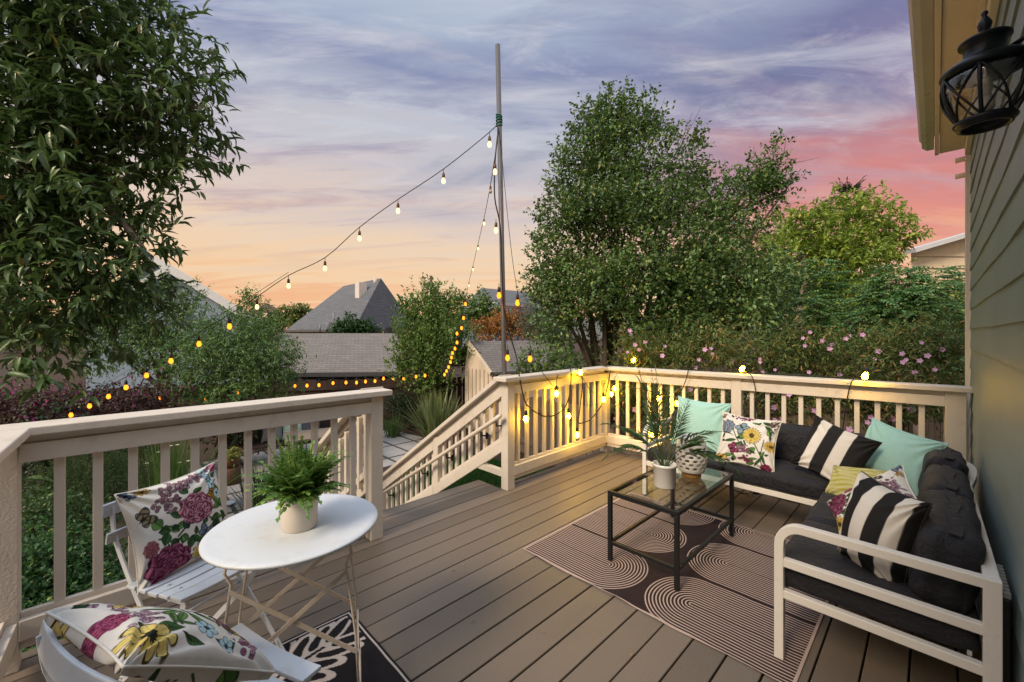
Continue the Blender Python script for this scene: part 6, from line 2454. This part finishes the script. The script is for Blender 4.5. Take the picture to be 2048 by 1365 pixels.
def glow(name, col, st):
    m = bpy.data.materials.new(name)
    m.use_nodes = True
    nt = m.node_tree
    nt.nodes.clear()
    e_ = nt.nodes.new('ShaderNodeEmission')
    e_.inputs[0].default_value = (*col, 1)
    e_.inputs[1].default_value = st
    o_ = nt.nodes.new('ShaderNodeOutputMaterial')
    nt.links.new(e_.outputs[0], o_.inputs[0])
    return m


G1 = glow('lit_bulb', (1., .54, .012), 130.)
G2 = glow('lit_bulb_far', (1., .27, .016), 2.9)
G3 = glow('lit_bulb_sky', (1., .74, .34), 2.0)
OFF = mat('amber_glass', (.35, .26, .16), .15, spec=.6)


def bulb_mesh(m, s):
    q = MB()
    q.lathe([(.0, -.062 * s), (.009 * s, -.060 * s), (.017 * s, -.052 * s), (.021 * s, -.040 * s), (.0205 * s, -.028 * s), (.015 * s, -.012 * s), (.011 * s, 0), (0, 0)], (0, 0, 0), 16)
    me = bpy.data.meshes.new('bulb')
    me.from_pydata([tuple(v) for v in q.v], [], q.f)
    me.polygons.foreach_set('use_smooth', [True] * len(me.polygons))
    me.materials.append(m)
    return me


def sock_mesh(m, s):
    q = MB()
    q.lathe([(0, -.002), (.013 * s, -.002), (.015 * s, .004 * s), (.014 * s, .04 * s), (.008 * s, .05 * s), (.0035 * s, .052 * s), (.003 * s, .085 * s), (0, .086 * s)], (0, 0, 0), 12)
    me = bpy.data.meshes.new('socket')
    me.from_pydata([tuple(v) for v in q.v], [], q.f)
    me.polygons.foreach_set('use_smooth', [True] * len(me.polygons))
    me.materials.append(m)
    return me


BM = {}
def bulb(par, p, m, s=1.0, sm=None, tilt=(0, 0)):
    """p is the middle of the glass"""
    k = (m.name, s)
    if k not in BM:
        BM[k] = (bulb_mesh(m, s), sock_mesh(sm or SOCK, s))
    b = link('bulb', BM[k][0], par)
    b.location = Vector(p) + Vector((0, 0, .035 * s)) - parent_loc(par)
    b.rotation_euler = (tilt[0], tilt[1], 0)
    so = link('socket', BM[k][1], b)
    return b


# 1: from the pole down to the far left of the garden
s1 = thing('string_light', 'black string of bulbs sloping from the pole down to the far left fence', 'string lights', onpole(3.55))
A, B = onpole(3.56), P(112, 843, 6.5)
px1 = [(979, 290), (887, 363), (796, 423), (719, 478), (650, 538), (577, 573), (514, 615), (459, 654), (398, 689), (342, 723), (293, 752), (252, 776), (217, 794), (179, 813), (142, 831)]
Zs = []
for i, (x, y) in enumerate(px1):
    t_ = (i + .35) / len(px1)
    Zs.append(4.05 + (6.3 - 4.05) * t_ ** 1.1)
cab = [A]
for i, ((x, y), Z_) in enumerate(zip(px1, Zs)):
    s_ = 1.0 if i < 7 else 1.2
    p = P(x, y, Z_)
    bulb(s1, p, G3 if i < 7 else G2, s_, SOCKB if i < 7 else SOCK)
    cab.append(p + Vector((0, 0, .125 * s_)))
cab.append(B + Vector((0, 0, .1)))
q = MB()
q.tube(smooth_path(cab, 4), .0045, 6, False)
q.build('cable', WIRE, s1)
q = MB()
q.tube(smooth_path([c + Vector((0, 0, .05 - .03 * math.sin(i * .45))) for i, c in enumerate(cab) if i >= 6], 4), .0028, 5, False)
q.build('guy_wire', GWIRE, s1)

# 2: along the fence
s2 = thing('string_light', 'string of amber bulbs along the top of the dark back fence', 'string lights', P(700, 765, 12))
L2 = [(320, 797, 10.4), (412, 798, 11.0), (475, 787, 11.2), (505, 789, 11.3), (590, 773, 11.8), (614, 772, 11.9), (638, 771, 12.0), (666, 767, 12.1), (692, 766, 12.2), (713, 766, 12.3), (731, 764, 12.4), (750, 763, 12.5), (767, 758, 12.5), (786, 757, 12.6), (807, 759, 12.7), (832, 754, 12.4), (850, 752, 12.3)]
cab = []
for x, y, Z_ in L2:
    p = P(x, y, Z_ - .12)
    bulb(s2, p, G2, 1.7)
    cab.append(p + Vector((0, 0, .17)))
q = MB()
q.tube(smooth_path(cab, 4), .006, 5, False)
q.build('cable', WIRE, s2)

# 3: up the young tree and across to the pole
s3 = thing('string_light', 'dense string of golden bulbs climbing the young tree towards the pole', 'string lights', P(910, 690, 12))
L3 = [(889, 750), (893, 743), (897, 735), (901, 725), (903, 716), (905, 707), (910, 698), (914, 686), (914, 668), (923, 657), (927, 637), (931, 609)]
cab = []
for i, (x, y) in enumerate(L3):
    p = P(x, y, 12.0 - i * .12)
    bulb(s3, p, G2, 1.6)
    cab.append(p + Vector((0, 0, .12)))
ends = []
for x, y, Z_ in ((938, 572, 9.6), (946, 540, 8.6), (956, 498, 7.6), (968, 448, 6.4), (981, 384, 5.2)):
    p = P(x, y, Z_)
    bulb(s3, p, G3 if y > 400 else OFF, .9, SOCKB)
    cab.append(p + Vector((0, 0, .09)))
cab.append(onpole(3.5))
q = MB()
q.tube(smooth_path(cab, 4), .0045, 5, False)
q.build('cable', WIRE, s3)

# 4: hanging down the pole and draped over the short railing
s4 = thing('string_light', 'black string of bulbs hanging down the pole and looped over the short railing', 'string lights', Vector((-2.8, 3.2, 1.1)))
XF = -2.705
def on_rail(x, y, d=0.):
    return PXP(x, y, XF + d)
path = [onpole(3.54), P(992, 300, 4.0), P(989, 350, 4.0), P(990, 400, 4.0), P(1000, 450, 4.02), P(1003, 520, 4.02), P(1005, 575, 4.02), P(1008, 620, 4.02), P(1020, 670, 4.02), P(1033, 715, 4.0), on_rail(1040, 760), on_rail(1050, 803), on_rail(1061, 817), on_rail(1080, 830), on_rail(1098, 834), on_rail(1117, 827), on_rail(1130, 815), on_rail(1139, 790), on_rail(1142, 760), on_rail(1142, 741, -.02), PXP(1136, 733, -2.83)]
q = MB()
q.tube(smooth_path(path, 5), .0065, 6, False)
q.build('cable', WIRE, s4)
path2 = [PXP(1136, 733, -2.84), P(1150, 736, 4.6), on_rail(1158, 741, -.02), on_rail(1165, 765, -.04), on_rail(1160, 815, -.06), on_rail(1157, 845), on_rail(1168, 845), on_rail(1180, 840), on_rail(1195, 823), on_rail(1208, 800), on_rail(1216, 770), PXP(1221, 742, -2.72), PXP(1224, 733, -2.86)]
q = MB()
q.tube(smooth_path(path2, 5), .0065, 6, False)
q.build('cable', WIRE, s4)
path3 = [onpole(3.5), P(1012, 400, 3.98), P(1025, 520, 3.98), P(1040, 610, 3.98), P(1052, 660, 3.98), P(1066, 710, 4.0), on_rail(1080, 738, .0), on_rail(1100, 765, .0), on_rail(1110, 778, .0), on_rail(1113, 783)]
q = MB()
q.tube(smooth_path(path3, 5), .003, 5, False)
q.build('cable', WIRE, s4)
q = MB()
q.tube(smooth_path([on_rail(1150, 737, -.03), on_rail(1163, 752, .0), on_rail(1178, 777, .0), on_rail(1195, 790, .0), on_rail(1206, 795)], 5), .003, 5, False)
q.build('cable', WIRE, s4)
def lead(par, a, b):
    q = MB()
    a, b = Vector(a), Vector(b)
    q.tube(bez(a, Vector((a.x, a.y, a.z)).lerp(b, .5) + Vector((0, -.02, .02)), b, 6), .0035, 5, False)
    q.build('lead', WIRE, par)
for x, y in ((990, 345), (992, 462)):
    bulb(s4, P(x, y, 3.97), G3, .95, SOCKB)
for x, y, Z_, st in ((998, 592, 4.0, G1), (1035, 607, 4.0, G1), (1015, 717, 3.98, G1), (1060, 719, 3.98, G1)):
    bulb(s4, P(x, y, Z_), G2, 1.0)
for x, y, d in ((1052, 839, 0), (1113, 788, -.0), (1137, 833, 0), (1154, 871, .0), (1161, 746, .0), (1207, 800, .0)):
    p = on_rail(x, y, d + .01)
    bulb(s4, p, G1, 1.0)
    lead(s4, p + Vector((0, 0, .115)), p + Vector((-.015, .05, .19)))

# 5: along the back railing
s5 = thing('string_light', 'black string of bulbs lying along the cap of the back railing', 'string lights', Vector((-1.3, 4.5, 1.06)))
def yrail(x):
    return 4.325 + (x + 2.79) * .088
def on_back(x, y, d=.0):
    r = ray(x, y)
    # intersect with the slightly turned face of the back railing
    t_ = (4.325 + 2.79 * .088 - d) / (r.y - r.x * .088)
    return r * t_ + Vector((0, 0, CAMH))
capz = 1.075
def on_cap(x, y):
    p = PZ(x, y, capz)
    return p
for pts in ([PXP(1224, 733, -2.84), on_cap(1245, 728), on_cap(1271, 727), on_back(1278, 742, .06), on_back(1292, 790, .04), on_back(1320, 845, .05), on_back(1345, 830, .05), on_back(1360, 790, .05), on_back(1372, 760, .06), on_back(1377, 741, .06), on_cap(1385, 735)],
            [on_cap(1385, 735), on_cap(1430, 740), on_cap(1478, 744), on_cap(1498, 747), on_back(1507, 762, .06), on_back(1514, 800, .03), on_back(1516, 845, .03)],
            [on_cap(1498, 746), on_cap(1560, 748), on_cap(1640, 753), on_cap(1700, 758), on_cap(1728, 760)],
            [on_cap(1712, 757), on_back(1703, 765, .06), on_back(1694, 800, .03), on_back(1685, 862, .02)],
            [on_back(1240, 772, .02), on_back(1290, 780, .02), on_back(1330, 792, .02), on_back(1352, 795, .02)]):
    q = MB()
    q.tube(smooth_path(pts, 5), .0045, 6, False)
    q.build('cable', WIRE, s5)
for p in (on_cap(1271, 725), on_cap(1488, 744), on_cap(1733, 759)):
    b = bulb(s5, p + Vector((0, -.02, .018)), G1, 1.0, None, (R(-38), R(12)))
for x, y in ((1223, 789), (1229, 778), (1318, 798), (1354, 808), (1303, 872)):
    p = on_back(x, y, .035)
    bulb(s5, p, G1, .95)
    lead(s5, p + Vector((0, 0, .11)), p + Vector((.03, .01, .17)))
